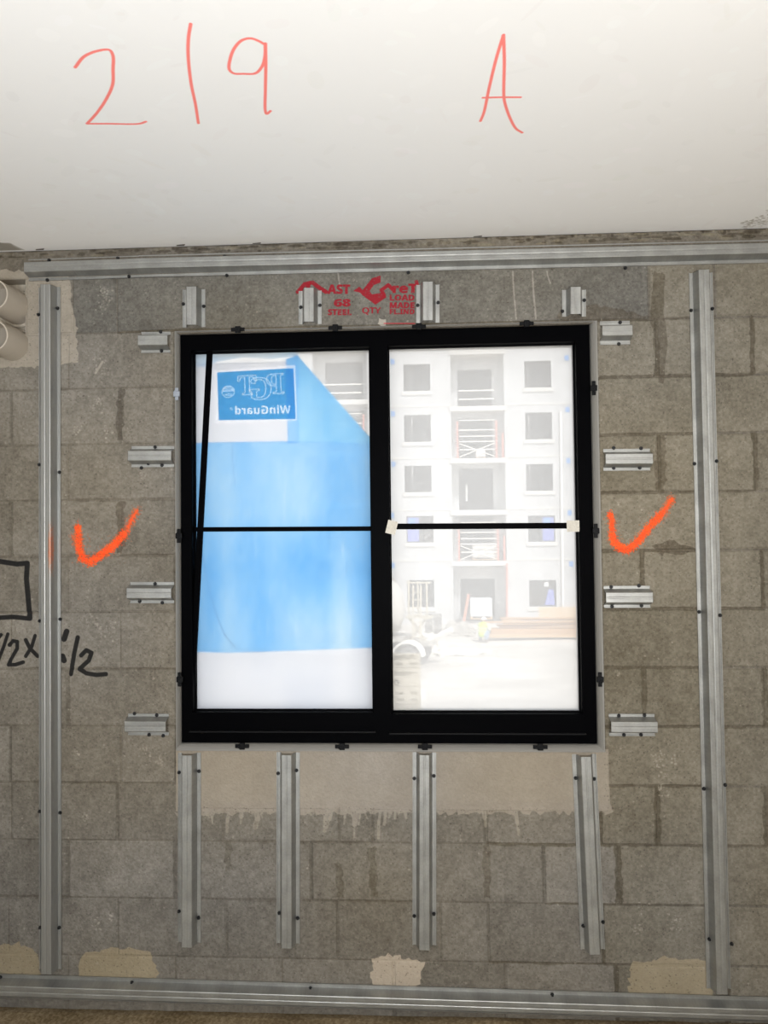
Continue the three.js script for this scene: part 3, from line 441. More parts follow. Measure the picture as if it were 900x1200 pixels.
{
  const t = channel('furring_channel', 'tall upright galvanised channel beside the black marker box, with orange overspray', 'channels framing the wall', [59.5, 1135], [58.5, 337], cw, [[45.5, 369], [68, 361.5], [46.5, 544.5], [70, 553.5], [47, 727.5], [71, 725.5], [47, 950.5], [71, 952], [47.5, 1086.5], [70, 1086.5]], { material: std({ map: overspray, roughnessMap: galvRough, roughness: 1, metalness: 0.82 }) });
  const b = t.children[0], p = b.geometry.attributes.position, uv = b.geometry.attributes.uv, dir = at(58.5, 337, 0).sub(at(59.5, 1135, 0)), L = dir.length(); dir.normalize(); for (let i = 0; i < p.count; i++) { const v = p.getX(i) * dir.x + p.getY(i) * dir.y, u = p.getX(i) * dir.y - p.getY(i) * dir.x; uv.setXY(i, 0.5 - u / cw, v / L); }
}
channel('furring_channel', 'tall upright galvanised channel at the right of the wall beyond the orange tick', 'channels framing the wall', [842, 1158], [820.8, 320], cw, [[809.5, 364], [834.5, 362], [813.5, 543.5], [839.5, 540.5], [819, 717], [843.5, 721], [824.5, 924], [849.5, 919.5], [831, 1100], [857, 1105.5]]);
// four lengths below the window
const below = 'channels below the window';
channel('furring_channel', 'first upright channel below the window, under the slanted bar', below, [222.3, 1104], [222.3, 882], 0.083, [[210, 905], [233.5, 903.5], [210, 1067.5], [233, 1075]]);
channel('furring_channel', 'second upright channel below the window, under the filmed pane', below, [337.8, 1105], [337.8, 881.5], 0.083, [[326, 906], [347.5, 902.5], [327.5, 1069.5], [349, 1075.5]]);
channel('furring_channel', 'third upright channel below the window, under the mullion', below, [497.3, 1107], [497.3, 881.5], 0.083, [[485.5, 912], [508.5, 909], [485.5, 1073], [508.5, 1070.5]]);
channel('furring_channel', 'slightly leaning upright channel below the right window corner', below, [694.5, 1112], [684.2, 883.5], 0.083, [[674.5, 911.5], [696, 912.5], [683.3, 1084.5], [706.5, 1080]]);
// short pieces over and beside the window
const stubs = 'short channel pieces round the window';
channel('channel_stub', 'short upright channel piece above the top left window corner', stubs, [227.6, 383.5], [227.6, 339.5], 0.083, [[215, 356.5], [239, 359.2]]);
channel('channel_stub', 'short upright channel piece covering the start of the red stencil', stubs, [363.6, 380], [363.6, 341], 0.083, [[352.5, 360.3], [375, 358]]);
channel('channel_stub', 'short upright channel piece covering the end of the red stencil', stubs, [501.4, 378.5], [501.4, 334], 0.083, [[489.5, 358], [513.5, 354.8]]);
channel('channel_stub', 'shortest upright channel piece, above the right pane by the white drips', stubs, [672.5, 371.2], [672.5, 340], 0.083, [[659, 365], [684.5, 352]]);
channel('channel_stub', 'level channel piece at the top left window corner', stubs, [166, 401.5], [200, 401.2], 0.076, [[188.5, 389], [189.5, 411.4]]);
channel('channel_stub', 'level channel piece left of the blue label, with four screws', stubs, [154.5, 535.3], [204.3, 535.1], 0.076, [[182, 524], [174, 543.2], [190, 545.2], [166, 548.4]]);
channel('channel_stub', 'level channel piece just below the left orange tick', stubs, [153, 694.4], [204.3, 694.4], 0.076, [[182, 684], [164, 704.7], [190.5, 706.2]]);
channel('channel_stub', 'level channel piece at the lower left window corner', stubs, [150.5, 848.6], [198, 848.8], 0.076, [[158, 836], [184, 837.8], [175, 860.8], [191.5, 862]]);
channel('channel_stub', 'level channel piece at the top right window corner', stubs, [703.2, 390.6], [738, 389.9], 0.083, [[726.5, 378], [725, 403.3]]);
channel('channel_stub', 'level channel piece just above the right orange tick', stubs, [707, 539], [761.5, 538.6], 0.076, [[719, 525], [751, 525.5], [719, 548.5], [749.5, 548.3]]);
channel('channel_stub', 'level channel piece just below the right orange tick', stubs, [707.5, 699.4], [761.5, 699.2], 0.076, [[716, 687.8], [748.5, 686.3], [717, 710.6], [751.5, 709.7]]);
channel('channel_stub', 'level channel piece at the lower right window corner', stubs, [713.5, 849.2], [767, 849.4], 0.076, [[725, 838.5], [755, 837.8], [731, 861], [751, 860.8]]);

// ------------------------------------------------------------------ the two pipe stubs at the upper left
{
  const mk = (label, cxp, cyp) => {
    const p = at(cxp, cyp, 0.13), t = thing('pipe_stub', label, 'pipe', V(p.x, p.y, 0));
    const R = 0.056, r = 0.05, prof = [[r, -0.06], [r, 0.128], [r + 0.001, 0.13], [R - 0.001, 0.13], [R, 0.128], [R, 0.06], [R + 0.004, 0.055], [R + 0.004, -0.06]].map((q) => new THREE.Vector2(...q));
    part('pipe_wall', new THREE.LatheGeometry(prof, 40).rotateX(Math.PI / 2), M.pvc, t);
    part('pipe_plug', new THREE.CylinderGeometry(r, r, 0.01, 32).rotateX(Math.PI / 2).translate(0, 0, 0.04), M.pvcInside, t);
    const col = new THREE.TorusGeometry(R + 0.004, 0.01, 10, 30); col.scale(1, 1, 0.7); col.translate(0, 0, -0.05); part('mortar_collar', col, M.mortar, t);
  };
  mk('upper of the two pale pipe stubs in the recess at the left edge', -9, 345); mk('lower of the two pale pipe stubs in the recess at the left edge', -9, 393);
}
// ------------------------------------------------------------------ added fill lights behind the photographer
for (const [i, w] of FILL_LIGHTS.entries()) {
  const t = thing('fill_light', i ? 'added fill light stand with a warm square panel, unseen behind the camera' : 'added fill light stand with a cool square panel, unseen behind the camera', 'lamp', V(w.at[0], 0, w.at[2]));
  const legs = 0.42; for (let k = 0; k < 3; k++) { const a = k * 2.094 + 0.4; part('leg', rod(V(Math.cos(a) * legs, 0.012, Math.sin(a) * legs), V(0, 0.62, 0), 0.012), M.blackPlastic, t); }
  part('pole', rod(V(0, 0.3, 0), V(0, w.at[1] - 0.1, 0), 0.016), M.galv, t);
  const head = new THREE.Group(); head.name = 'lamp_head'; head.position.set(0, w.at[1], 0); t.add(head);
  head.lookAt(V(...w.aim)); head.updateMatrixWorld(true);
  const q = new THREE.Quaternion().setFromUnitVectors(V(0, 0, 1), V(...w.aim).sub(V(...w.at)).normalize()); head.quaternion.copy(q);
  part('housing', new RoundedBoxGeometry(w.size + 0.04, w.size + 0.04, 0.05, 2, 0.012).translate(0, 0, -0.03), M.blackPlastic, head);
  const glow = part('lamp_panel', new THREE.PlaneGeometry(w.size, w.size), std({ color: 0xffffff, emissive: new THREE.Color(...w.color), emissiveIntensity: 2 }), head); glow.position.z = 0.0005;
  const light = new THREE.RectAreaLight(new THREE.Color(...w.color), w.power, w.size, w.size); light.position.set(...w.at).addScaledVector(V(0, 0, 1).applyQuaternion(q), 0.006); light.lookAt(V(...w.aim).sub(V(...w.at)).add(light.position)); light.userData = {}; scene.add(light);
}

// ------------------------------------------------------------------ outside: ground, our own storey below, the building across the yard
const GROUND = -3.4, ZF = -40.3;
{
  const n = 120, g = new THREE.PlaneGeometry(160, 150, n, n); g.rotateX(-Math.PI / 2); g.translate(0, 0, -10);
  const p = g.attributes.position; for (let i = 0; i < p.count; i++) { const x = p.getX(i), z = p.getZ(i); p.setY(i, GROUND + (noise(x * 0.35 + 50, z * 0.35 + 90, 256, 3) - 0.5) * 0.16 + (noise(x * 1.3 + 50, z * 1.3 + 90, 256, 4) - 0.5) * 0.07); }
  g.computeVertexNormals(); const uv = g.attributes.uv; for (let i = 0; i < p.count; i++) uv.setXY(i, p.getX(i), p.getZ(i));
  const dirt = dataTexture(1024, (u, v) => { let m = (noise(u * 5, v * 9, 256, 1) - 0.5) * 26 + (noise(u * 12, v * 40, 64, 2) - 0.5) * 22 + (noise(u * 80, v * 120, 128, 5) - 0.5) * 16 + (rnd() - 0.5) * 10; return [clamp(204 + m), clamp(198 + m), clamp(188 + m)]; }, true, 1 / 14);
  struct('ground', g, std({ map: dirt, roughness: 1, bumpMap: lumpBump, bumpScale: 0.08 }));
  struct('storey_below', box(XL - 0.2, XR + 0.2, GROUND - 0.3, -0.2, -0.2, ZB + 0.2), M.plainWall);
}
{
  const fX = (px) => at(px, 560, ZF).x, fY = (py, px = 560) => at(px, py, ZF).y;
  const stucco = dataTexture(512, (u, v) => { let m = (noise(u * 9, v * 9, 9, 3) - 0.5) * 12 + (noise(u * 40, v * 16, 64, 4) - 0.5) * 12 + (rnd() - 0.5) * 8; const row = (v * 30) % 1; if (row < 0.07) m -= 7; return [clamp(202 + m), clamp(202 + m), clamp(201 + m)]; }, true, 1 / 6);
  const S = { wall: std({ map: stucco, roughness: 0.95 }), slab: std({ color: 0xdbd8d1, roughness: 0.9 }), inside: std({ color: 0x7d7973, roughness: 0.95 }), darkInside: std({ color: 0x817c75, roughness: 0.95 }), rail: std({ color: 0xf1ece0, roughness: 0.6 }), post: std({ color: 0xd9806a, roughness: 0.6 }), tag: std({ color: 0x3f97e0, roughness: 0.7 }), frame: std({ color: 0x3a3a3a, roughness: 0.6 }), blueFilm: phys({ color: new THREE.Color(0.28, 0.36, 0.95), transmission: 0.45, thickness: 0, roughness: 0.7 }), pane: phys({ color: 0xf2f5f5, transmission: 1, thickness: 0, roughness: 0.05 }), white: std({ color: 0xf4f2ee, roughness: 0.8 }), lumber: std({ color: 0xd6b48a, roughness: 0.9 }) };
  const b = thing('apartment_building', 'pale unfinished block of flats across the yard, seen through the clear pane', 'building', V(fX(560), GROUND, ZF));
  const O = b.position, loc = (g) => g.translate(-O.x, -O.y, -O.z);
  const add = (n, g, m, par = b, label) => part(n, loc(Array.isArray(g) ? mergeAll(g) : g), m, par, label);
  const floorsPy = [410, 476, 537, 598, 657.5], slabs = floorsPy.map((y) => fY(y));        // tops of the balcony slabs, upper five floors
  const TOP = fY(410) + 8.8, X0 = -26, X1 = 22, bal = [{ x0: fX(367), x1: fX(431) }, { x0: fX(529.5), x1: fX(592.3) }, { x0: fX(690), x1: fX(752) }];
  const rows = [[427, 458.5, 423, 454.5], [486.5, 518, 483.5, 515], [546, 577, 544, 575.3], [605, 636, 604.5, 635], [680, 711.8, 680, 711]];
  const holes = []; const wins = [];
  rows.forEach((r, i) => { for (const [a, c, y0, y1] of [[474.2, 505.6, r[0], r[1]], [616.5, 648.2, r[2], r[3]], [776, 808, r[2] - 2, r[3] - 2]]) { const dx = i > 2 ? 1.5 : 0, h = { x0: fX(a + dx), x1: fX(c + dx), y0: fY(y1, a), y1: fY(y0, a), i, right: a > 600 }; wins.push(h); } });
  const panel = (x0, x1, hs) => { const s = sheet(rect(x0, x1, GROUND - 0.3, TOP), 0.22, hs.map((h) => rect(h.x0, h.x1, h.y0, h.y1))); s.translate(0, 0, ZF - 0.22); return metreUV(s); };
  add('facade_wall', panel(X0, bal[0].x0, []), S.wall); add('facade_wall', panel(bal[0].x1, bal[1].x0, wins.filter((h) => !h.right)), S.wall); add('facade_wall', panel(bal[1].x1, bal[2].x0, wins.filter((h) => h.right && h.x1 < bal[2].x0)), S.wall); add('facade_wall', panel(bal[2].x1, X1, wins.filter((h) => h.x0 > bal[2].x1)), S.wall);
  // rows of doors at the back of the balconies
  const REC = 1.35, doorsPy = [[378, 403.5], [427, 474], [486.5, 535], [546.5, 596.5], [604.5, 656], [680, 726]];
  for (const [bi, q] of bal.entries()) {
    const dx0 = [fX(378.5), fX(539), fX(700)][bi], dx1 = [fX(424.5), fX(580.5), fX(741.5)][bi], hs = doorsPy.map(([a, c]) => ({ x0: dx0, x1: dx1, y0: bi ? fY(c) : fY(c - 11.5), y1: bi ? fY(a) : fY(a - 12.5) }));
    const s = sheet(rect(q.x0, q.x1, GROUND - 0.3, TOP), 0.2, (bi ? hs : hs.slice(1, 5)).map((h) => rect(h.x0, h.x1, h.y0, h.y1))); s.translate(0, 0, ZF - REC - 0.2); add('recess_wall', metreUV(s), S.wall);
    for (const x of [q.x0, q.x1]) add('recess_side', box(x - (x === q.x0 ? 0.15 : 0), x + (x === q.x1 ? 0.15 : 0), GROUND, TOP, ZF - REC - 0.2, ZF - 0.21), S.wall);
    slabs.forEach((y) => { const yy = bi ? y : y + 0.5; const sl = add('balcony_slab', box(q.x0 - 0.08, q.x1 + 0.08, yy - 0.26, yy, ZF - REC, ZF + 0.09), S.slab); });
    // guard rails: two plain rails above, a framed guard with posts on the second and fourth floors
    const rail = (y, m = S.rail, x0 = dx0, x1 = dx1, h = 0.07) => add('guard_rail', box(x0, x1, y - h / 2, y + h / 2, ZF - 0.12, ZF - 0.06), m);
    const up = bi ? 0 : 0.5;
    for (const [k, hs2] of [[1, [0.42, 0.9]], [0, [0.4, 0.8]]]) for (const h of hs2) rail(slabs[k] + up + h);
    for (const k of [2, 4]) {
      if (!bi && k === 4) continue;
      const y = slabs[k] + up; for (const h of [0.5, 0.95, 1.25, 1.6, 2.15]) rail(y + h, S.rail, dx0, dx1, h > 2 ? 0.05 : 0.06);
      for (const x of [dx0 - 0.1, dx1 + 0.1, dx1 + 0.45]) add('guard_post', box(x - 0.045, x + 0.045, y, y + (x > dx1 + 0.2 ? 1.4 : 2.1), ZF - 0.14, ZF - 0.05), S.post);
      const yb = y + 0.1; add('guard_brace', [bar(V(dx0, yb, ZF - 0.1), V(dx1, yb + 0.75, ZF - 0.1), 0.05, 0.04), bar(V(dx0, yb + 0.75, ZF - 0.1), V(dx1, yb, ZF - 0.1), 0.05, 0.04)], S.rail);
    }
  }
  // storeys inside: floors, cross walls and back walls of the open rooms
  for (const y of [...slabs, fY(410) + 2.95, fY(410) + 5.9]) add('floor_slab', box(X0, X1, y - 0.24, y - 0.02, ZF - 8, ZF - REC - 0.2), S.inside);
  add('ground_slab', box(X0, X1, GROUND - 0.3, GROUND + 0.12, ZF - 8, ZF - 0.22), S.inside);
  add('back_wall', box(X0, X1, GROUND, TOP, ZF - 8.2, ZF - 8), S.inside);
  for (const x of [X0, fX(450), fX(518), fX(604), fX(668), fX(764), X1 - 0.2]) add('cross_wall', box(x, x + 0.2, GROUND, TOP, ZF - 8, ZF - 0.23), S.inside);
  add('roof', box(X0 - 0.2, X1 + 0.2, TOP, TOP + 0.4, ZF - 8.2, ZF + 0.2), S.slab);
  // floor bands and sills, window frames with their panes below
  for (const [i, y] of slabs.entries()) for (const [x0, x1] of [[bal[0].x1, bal[1].x0], [bal[1].x1, bal[2].x0], [bal[2].x1, X1]]) add('floor_band', box(x0 + 0.02, x1, y + 0.02, y + 0.12, ZF - 0.02, ZF + 0.03), S.slab);
  for (const h of wins) {
    add('window_sill', box(h.x0 - 0.1, h.x1 + 0.1, h.y0 - 0.22, h.y0 - 0.01, ZF - 0.1, ZF + 0.08), S.slab);
    if (h.i < 3) {                                        // open: what leans and stands in the room behind
      const w = h.x1 - h.x0, y = h.y0, ob = add('stud_frame', [bar(V(h.x0 + w * 0.28, y - 0.4, ZF - 1.6), V(h.x0 + w * 0.28, y + 1.6, ZF - 1.6), 0.06, 0.06), bar(V(h.x0 + w * 0.2, y - 0.4, ZF - 1.9), V(h.x0 + w * 0.2, y + 1.6, ZF - 1.9), 0.05, 0.05), bar(V(h.x0 + w * 0.4, y + 0.62, ZF - 2), V(h.x0 + w * 0.85, y + 0.62, ZF - 2), 0.05, 0.05), bar(V(h.x0 + w * 0.8, y - 0.4, ZF - 2.2), V(h.x0 + w * 0.8, y + 0.5, ZF - 2.2), 0.09, 0.09)], S.white);
    } else {
      const mx = (h.x0 + h.x1) / 2, fr = (x0, x1) => { const s = sheet(rect(x0, x1, h.y0, h.y1), 0.07, [rect(x0 + 0.05, x1 - 0.05, h.y0 + 0.05, h.y1 - 0.05)]); s.translate(0, 0, ZF - 0.14); return s; };
      const f = add('window', [fr(h.x0, mx), fr(mx, h.x1)], S.frame); add('pane', box(h.x0 + 0.04, h.x1 - 0.04, h.y0 + 0.04, h.y1 - 0.04, ZF - 0.11, ZF - 0.105), S.pane, f);
      const left = !h.right, fx0 = left ? h.x0 + 0.05 : mx + 0.05, fx1 = left ? mx - 0.05 : h.x1 - 0.05;
      if (h.i === 3) { add('protective_film', box(fx0, fx1, h.y0 + 0.06, h.y1 - 0.06, ZF - 0.1, ZF - 0.097), S.blueFilm, f, 'blue film on one sash'); add('label_sheet', box(fx0 + 0.08, fx1 - 0.2, h.y1 - 0.42, h.y1 - 0.12, ZF - 0.096, ZF - 0.092), S.tag, f); }
      else if (h.right) { add('label_sheet', box(fx0 + 0.04, fx1 - 0.36, h.y1 - 0.36, h.y1 - 0.12, ZF - 0.096, ZF - 0.092), S.white, f); const tr = sheet([[fx0 + 0.05, h.y0 + 0.08], [fx1 - 0.02, h.y0 + 0.08], [fx1 - 0.1, h.y1 - 0.55], [fx0 + 0.3, h.y1 - 0.5]], 0.004); tr.translate(0, 0, ZF - 0.1); add('protective_film', tr, S.blueFilm, f, 'loose blue film sheet'); }
    }
  }
  // small blue marker tags, a down pipe and a bright lamp-like strip in the third balcony door
  for (const [x, y] of [[460, 424], [460.5, 485], [461, 544], [459.5, 604], [460.5, 662.5], [664, 419.5], [665, 480], [666, 540], [667.5, 601], [669.5, 661]]) { const c = at(x, y, ZF); add('blue_tag', box(c.x - 0.11, c.x + 0.11, c.y - 0.14, c.y + 0.14, ZF, ZF + 0.02), S.tag); }
  add('down_pipe', [rod(at(657, 482, ZF + 0.08), at(660, 730, ZF + 0.08), 0.07)], S.white); add('down_pipe', rod(at(594, 660, ZF + 0.08), at(594, 728, ZF + 0.08), 0.05), S.post, b, 'thin rust-coloured pipe');
  add('door_leaf', box(fX(547), fX(549.5), fY(586), fY(566), ZF - 1.5, ZF - 1.42), S.white, b, 'white edge of a door standing in a balcony opening');
  // goods on the balconies and in the doorway
  const crate = (label, x0, x1, y0, y1, z, m) => { const t = thing('wrapped_pallet', label, 'pallet', V((fX(x0) + fX(x1)) / 2, fY(y1), z)); const w = fX(x1) - fX(x0), h = fY(y0) - fY(y1); part('wrapped_load', new RoundedBoxGeometry(w, h * 0.88, 0.8, 3, 0.05).translate(0, h * 0.56, 0), m, t); part('pallet_base', [box(-w / 2, w / 2, 0, h * 0.05, -0.4, 0.4), box(-w / 2, -w / 2 + 0.12, h * 0.05, h * 0.12, -0.4, 0.4), box(w / 2 - 0.12, w / 2, h * 0.05, h * 0.12, -0.4, 0.4)], S.lumber, t); return t; };
  const wrap = std({ map: dataTexture(128, (u, v) => ((u * 3 + v * 5 + noise(u * 8, v * 8, 8, 2) * 0.5) % 1 < 0.18 ? [196, 206, 214] : [232, 234, 234]), true, 1.3), roughness: 0.4 });
  crate('pallet wrapped in white sheeting standing in the ground-floor doorway', 549.5, 575.5, 702, 727, ZF - 0.88, wrap);
  crate('grey-wrapped pallet behind the lowest balcony guard', 553, 582, 637, 656.5, ZF - 0.75, std({ color: 0xdad8d2, roughness: 0.5 }));
  crate('white crate behind the middle balcony guard', 559, 570, 525, 536.2, ZF - 0.8, S.white);
  const rb = thing('leaning_board', 'narrow salmon board leaning in the ground-floor doorway', 'board', V(fX(543.5), GROUND, ZF - 0.35)); part('board', bar(V(-0.1, 0.1, 0.1), V(0.22, 1.6, -0.4), 0.15, 0.03), std({ color: 0xcf8466, roughness: 0.8 }), rb);
}
// the long stacks of timber, the plywood, rubble, block stack
{
  const G = (px, py) => atY(px, py, GROUND);
  const wood = [0xd4ad7c, 0xcba070, 0xdcb98b, 0xc69a68].map((c) => std({ color: c, roughness: 0.9, bumpMap: lumpBump, bumpScale: 0.01 }));
  const base = G(560, 751), beam = new RoundedBoxGeometry(6.4, 0.19, 0.25, 1, 0.012), board = new RoundedBoxGeometry(5.6, 0.06, 0.22, 1, 0.008);
  let n = 0; const timber = (name, label, group, geo, x, y, z, turn, tilt, len = 1) => { const t = thing(name, label, 'timber', V(x, y, z), group); const m = part('board', geo, wood[n++ % 4], t); m.scale.x = len; t.rotation.set(0, turn, tilt); };
  for (let r = 0; r < 2; r++) for (let k = 0; k < 3; k++) timber('timber_plank', 'thick tan timber plank in the lower layers of the stack', 'thick beams low in the timber stack', beam, base.x + 3.72 + rr(-0.15, 0.25), GROUND + 0.2 + r * 0.2, base.z - 0.28 * k - 0.35, rr(-0.003, 0.003), 0);
  for (let k = 0; k < 6; k++) timber('timber_board', 'thin pale timber board lying loose on top of the thick beams', 'thin boards on top of the timber stack', board, base.x + 3.2 + rr(-0.4, 0.6), GROUND + 0.56 + k * 0.085, base.z - 0.62 + rr(-0.16, 0.16), rr(-0.05, 0.05), rr(-0.004, 0.004), rr(0.75, 1));
  const pw = thing('plywood_sheet', 'tan plywood sheet standing behind the timber stack at the right', 'board', V(G(657, 742).x, GROUND, G(657, 742).z)); const g = new RoundedBoxGeometry(2.1, 0.8, 0.04, 1, 0.006).translate(0, 0.4, 0); g.rotateX(-0.2); part('sheet', g.translate(0, 0.06, 0), std({ color: 0xdcbd92, roughness: 0.9 }), pw); pw.position.y += 0.45;
  part('trestle', [box(-0.9, -0.8, -0.5, 0.1, -0.3, 0.1), box(0.8, 0.9, -0.5, 0.1, -0.3, 0.1)], wood[3], pw);
  // low heaps of rubble and sheeting before the building
  const heap = (name, label, px, py, w, h, d, m, k) => { const c = G(px, py), g2 = new THREE.SphereGeometry(1, 34, 18, 0, 6.2832, 0, 1.62); const p = g2.attributes.position; for (let i = 0; i < p.count; i++) { const v = V(p.getX(i), p.getY(i), p.getZ(i)), f = 0.72 + 0.5 * noise(v.x * 4 + 20, v.z * 4 + v.y * 3 + 30, 256, k) + 0.3 * (noise(v.x * 12 + 20, v.z * 12 + v.y * 9 + 30, 256, k + 1) - 0.5); p.setXYZ(i, v.x * f * w, v.y * f * h, v.z * f * d); } g2.computeVertexNormals(); const t = part(name, toFlat(g2), m, scene); t.position.copy(c); tag(t, label, 'rubble', null, 'stuff'); };
  const grey = std({ color: 0xb5b0a6, roughness: 1, bumpMap: lumpBump, bumpScale: 0.05 }), pale = std({ color: 0xd9d4c8, roughness: 1, bumpMap: lumpBump, bumpScale: 0.05 });
  heap('rubble_heap', 'grey heap of rubble and scrap before the pale building', 537, 744, 0.85, 0.62, 0.7, grey, 3); heap('rubble_heap', 'paler heap of rubble beside the block stack', 494, 757, 0.9, 0.55, 0.7, pale, 7); heap('rubble_heap', 'low spread of pale rubble in front of the heaps', 532, 766, 1.7, 0.22, 0.8, pale, 9);
  // a stack of dark grey blocks: each block a thing
  const bm = [0x85827b, 0x75716a, 0x96928a].map((c) => std({ color: c, roughness: 0.95 })), bp = G(508, 743);
  for (let r = 0; r < 5; r++) for (let k = 0; k < 2; k++) { const t = part('grey_block', new RoundedBoxGeometry(0.4, 0.195, 0.2, 1, 0.01), bm[(r + k) % 3], scene); t.position.set(bp.x + (k - 0.5) * 0.44 + rr(-0.008, 0.008), GROUND + 0.13 + r * 0.198, bp.z); t.rotation.y = rr(-0.04, 0.04); tag(t, 'dark grey concrete block in the small stack by the rubble', 'block', 'grey blocks stacked by the rubble'); }
}
function toFlat(g) { const h = g.toNonIndexed(); h.computeVertexNormals(); return h; }
// the concrete mixer truck at the left edge of the clear pane
{
  const zt = -27.2, o = at(466, 711, zt), t = thing('mixer_truck', 'white concrete mixer truck partly hidden by the window mullion', 'truck', V(o.x, GROUND, zt));
  const white = std({ color: 0xeeeae2, roughness: 0.5 }), grey = std({ color: 0xb9b4aa, roughness: 0.6 }), tyre = std({ color: 0x6a655d, roughness: 0.95 }), steel = std({ color: 0xc6bda6, roughness: 0.5, metalness: 0.2 });
  t.rotation.y = -0.2;
  const cyd = o.y - GROUND, prof = [[0.02, 1.25], [0.5, 1.2], [0.92, 0.95], [1.15, 0.5], [1.24, 0], [1.22, -1.5], [0.9, -3.0], [0.6, -3.4], [0.02, -3.45]].map((q) => new THREE.Vector2(q[0], q[1]));
  const drum = new THREE.LatheGeometry(new THREE.SplineCurve(prof).getPoints(36), 48); drum.rotateZ(-Math.PI / 2 + 0.12); drum.translate(-1.02, cyd, 0);
  const dr = part('drum', drum, white, t);
  const ring = new THREE.TorusGeometry(1.0, 0.06, 8, 48); ring.rotateY(Math.PI / 2); ring.rotateZ(0.12); ring.translate(-0.12, cyd + 0.1, 0); part('drum_ring', ring, grey, dr);
  part('chassis', [box(-6.2, 1.45, 0.8, 1.0, -0.45, 0.45), box(-3.6, 0.4, 1.0, 1.12, -0.9, 0.9)], grey, t);
  const cab = new THREE.ExtrudeGeometry(new THREE.Shape([[-7.4, 0.7], [-5.0, 0.7], [-5.0, 3.0], [-6.9, 3.0], [-7.3, 2.0]].map((q) => new THREE.Vector2(...q))), { depth: 2.3, bevelEnabled: true, bevelSize: 0.05, bevelThickness: 0.05, bevelSegments: 2 }); cab.translate(0, 0, -1.15); part('cab', cab, white, t);
  for (const x of [-6.3, -0.6, 0.65]) for (const s of [-1, 1]) { const w = part('wheel', new THREE.TorusGeometry(0.32, 0.15, 12, 28).scale(1, 1, 1.1).translate(x, 0.47, s * 1.05), tyre, t); part('hub', new THREE.CylinderGeometry(0.22, 0.22, 0.2, 20).rotateX(Math.PI / 2).translate(x, 0.47, s * 1.05), grey, w); }
  for (const s of [-1, 1]) { const a = new THREE.Shape(); a.absarc(0, 0, 0.62, 0.1, Math.PI - 0.1, false); a.absarc(0, 0, 0.54, Math.PI - 0.1, 0.1, true); const g = new THREE.ExtrudeGeometry(a, { depth: 0.5, bevelEnabled: false }); g.translate(0.65, 0.47, s * 1.05 - 0.25); part('fender', g, white, t); part('fender', box(-1.2, 0.1, 1.02, 1.1, s * 1.05 - 0.25, s * 1.05 + 0.25), white, t); }
  part('ladder', [...[0.72, 1.02].map((x) => rod(V(x, 1.0, 0.62), V(x, 3.1, 0.42), 0.035)), ...[0, 1, 2, 3, 4, 5, 6].map((k) => rod(V(0.72, 1.15 + k * 0.28, 0.605 - k * 0.0267), V(1.02, 1.15 + k * 0.28, 0.605 - k * 0.0267), 0.024))], steel, t);
  part('platform_rail', [rod(V(0.55, 1.9, 0.45), V(0.55, 3.3, 0.45), 0.035), rod(V(1.25, 1.9, 0.45), V(1.25, 3.25, 0.45), 0.035), rod(V(0.45, 3.2, 0.45), V(1.4, 3.2, 0.45), 0.035), rod(V(0.9, 1.9, 0.4), V(0.9, 3.25, 0.4), 0.035), box(0.4, 1.4, 1.85, 1.92, -0.1, 0.5), bar(V(0.5, 0.9, 0.3), V(1.2, 1.9, 0.3), 0.09, 0.09), bar(V(1.2, 0.9, 0.3), V(0.5, 1.9, 0.3), 0.09, 0.09)], steel, t);
  part('chute', new THREE.CylinderGeometry(0.22, 0.22, 1.1, 14, 1, true, 0, Math.PI).rotateZ(-1.1).translate(1.6, 1.25, 0.1), white, t).material.side = THREE.DoubleSide;
}
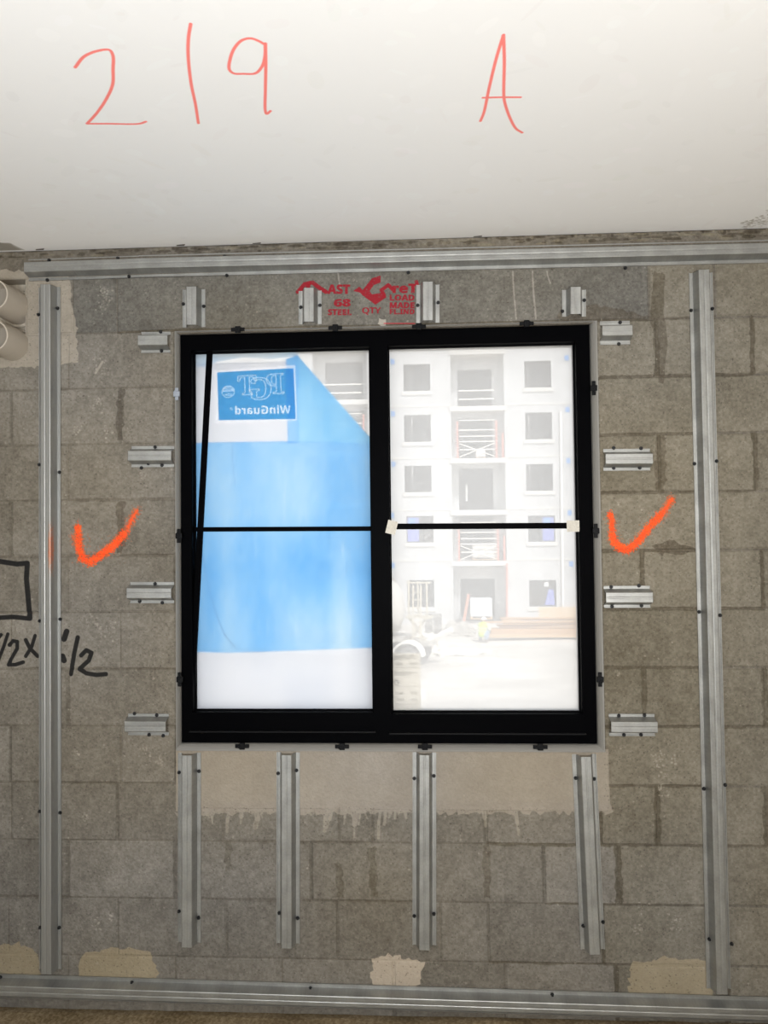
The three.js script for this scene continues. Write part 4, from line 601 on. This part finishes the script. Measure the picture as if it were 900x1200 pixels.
// the person crouching by the timber
{
  const base = atY(565, 752, GROUND), t = thing('person', 'person crouching at the end of the timber stack in a yellow-green vest and white helmet', 'person', base);
  t.rotation.y = -0.5;
  const J = { hip: [0, 0.36, 0.02], chest: [0, 0.68, -0.1], neck: [0, 0.86, -0.17], head: [0, 1.0, -0.2] };
  const torso = [[J.hip, [0, 0.52, -0.04], 0.15, 0.15], [[0, 0.52, -0.04], J.chest, 0.15, 0.165], [J.chest, J.neck, 0.15, 0.07], [[-0.12, 0.76, -0.13], [0.12, 0.76, -0.13], 0.1, 0.1]];
  const legs = [], arms = [];
  for (const s of [-1, 1]) { legs.push([[s * 0.1, 0.34, 0], [s * 0.19, 0.5, -0.36], 0.1, 0.075], [[s * 0.19, 0.5, -0.36], [s * 0.15, 0.1, -0.1], 0.07, 0.05]); arms.push([[s * 0.2, 0.78, -0.14], [s * 0.27, 0.54, -0.26], 0.06, 0.045], [[s * 0.27, 0.54, -0.26], [s * 0.17, 0.45, -0.5], 0.043, 0.032], [[s * 0.17, 0.45, -0.5], [s * 0.15, 0.43, -0.6], 0.035, 0.03], [[s * 0.15, 0.44, -0.52], [s * 0.11, 0.42, -0.56], 0.014, 0.012]); }
  const shoes = []; for (const s of [-1, 1]) shoes.push([[s * 0.15, 0.055, -0.06], [s * 0.16, 0.045, -0.26], 0.052, 0.045]);
  const headB = [[J.neck, J.head, 0.055, 0.085], [[0, 1.0, -0.2], [0, 0.97, -0.25], 0.095, 0.075]];
  const body = (bones, inflate, m, name, k = 0.035) => {
    const N = 56, mc = new MarchingCubes(N, m, false, false, 120000), S = 0.68; mc.isolation = 0; const c = [0, 0.6, -0.15];
    const d = (x, y, z) => { let out = 9; for (const [a, b, ra, rb] of bones) { const vx = b[0] - a[0], vy = b[1] - a[1], vz = b[2] - a[2], l2 = vx * vx + vy * vy + vz * vz; let q = ((x - a[0]) * vx + (y - a[1]) * vy + (z - a[2]) * vz) / l2; q = Math.max(0, Math.min(1, q)); const e = Math.hypot(x - a[0] - q * vx, y - a[1] - q * vy, z - a[2] - q * vz) - (ra + (rb - ra) * q) - inflate; const h = Math.max(0, Math.min(1, 0.5 + 0.5 * (out - e) / k)); out = out * (1 - h) + e * h - k * h * (1 - h); } return out; };
    const half = N / 2; for (let z = 0; z < N; z++) for (let y = 0; y < N; y++) for (let x = 0; x < N; x++) mc.field[x + y * N + z * N * N] = -d(c[0] + S * (x - half) / half, c[1] + S * (y - half) / half, c[2] + S * (z - half) / half);
    mc.update(); const n = mc.count, p = mc.positionArray.slice(0, n * 3), nm = mc.normalArray.slice(0, n * 3);
    for (let i = 0; i < n; i++) for (let q = 0; q < 3; q++) p[i * 3 + q] = c[q] + S * p[i * 3 + q];
    const g = new THREE.BufferGeometry(); g.setAttribute('position', new THREE.BufferAttribute(p, 3)); g.setAttribute('normal', new THREE.BufferAttribute(nm, 3)); return part(name, g, m, t);
  };
  body([...torso, ...legs, ...arms, ...shoes, ...headB], 0, std({ color: 0xb98a6c, roughness: 0.7 }), 'body');
  body(torso, 0.018, std({ color: 0xc6dc4a, roughness: 0.8 }), 'vest'); body(legs, 0.014, std({ color: 0x8fa6bd, roughness: 0.9 }), 'trousers'); body(arms.filter((_, i) => i % 4 < 2), 0.012, std({ color: 0xd6d8c8, roughness: 0.9 }), 'sleeves'); body(shoes, 0.012, std({ color: 0x6b5a48, roughness: 0.9 }), 'shoes');
  const hat = new THREE.SphereGeometry(0.125, 24, 12, 0, 6.2832, 0, 1.6).scale(1, 0.95, 1.12), brim = new THREE.TorusGeometry(0.125, 0.018, 8, 28).rotateX(Math.PI / 2).scale(1, 0.6, 1.15); part('helmet', mergeAll([hat, brim]).translate(0, 1.02, -0.21), std({ color: 0xf3f1ea, roughness: 0.4 }), t);
  for (const s of [-1, 1]) part('reflective_stripe', new THREE.TorusGeometry(0.17, 0.02, 6, 24).rotateX(Math.PI / 2).scale(1.08, 1, 1.05).translate(0, s > 0 ? 0.63 : 0.5, s > 0 ? -0.085 : -0.04), std({ color: 0xf2f2e8, roughness: 0.4 }), t);
}
renderer.render(scene, camera);
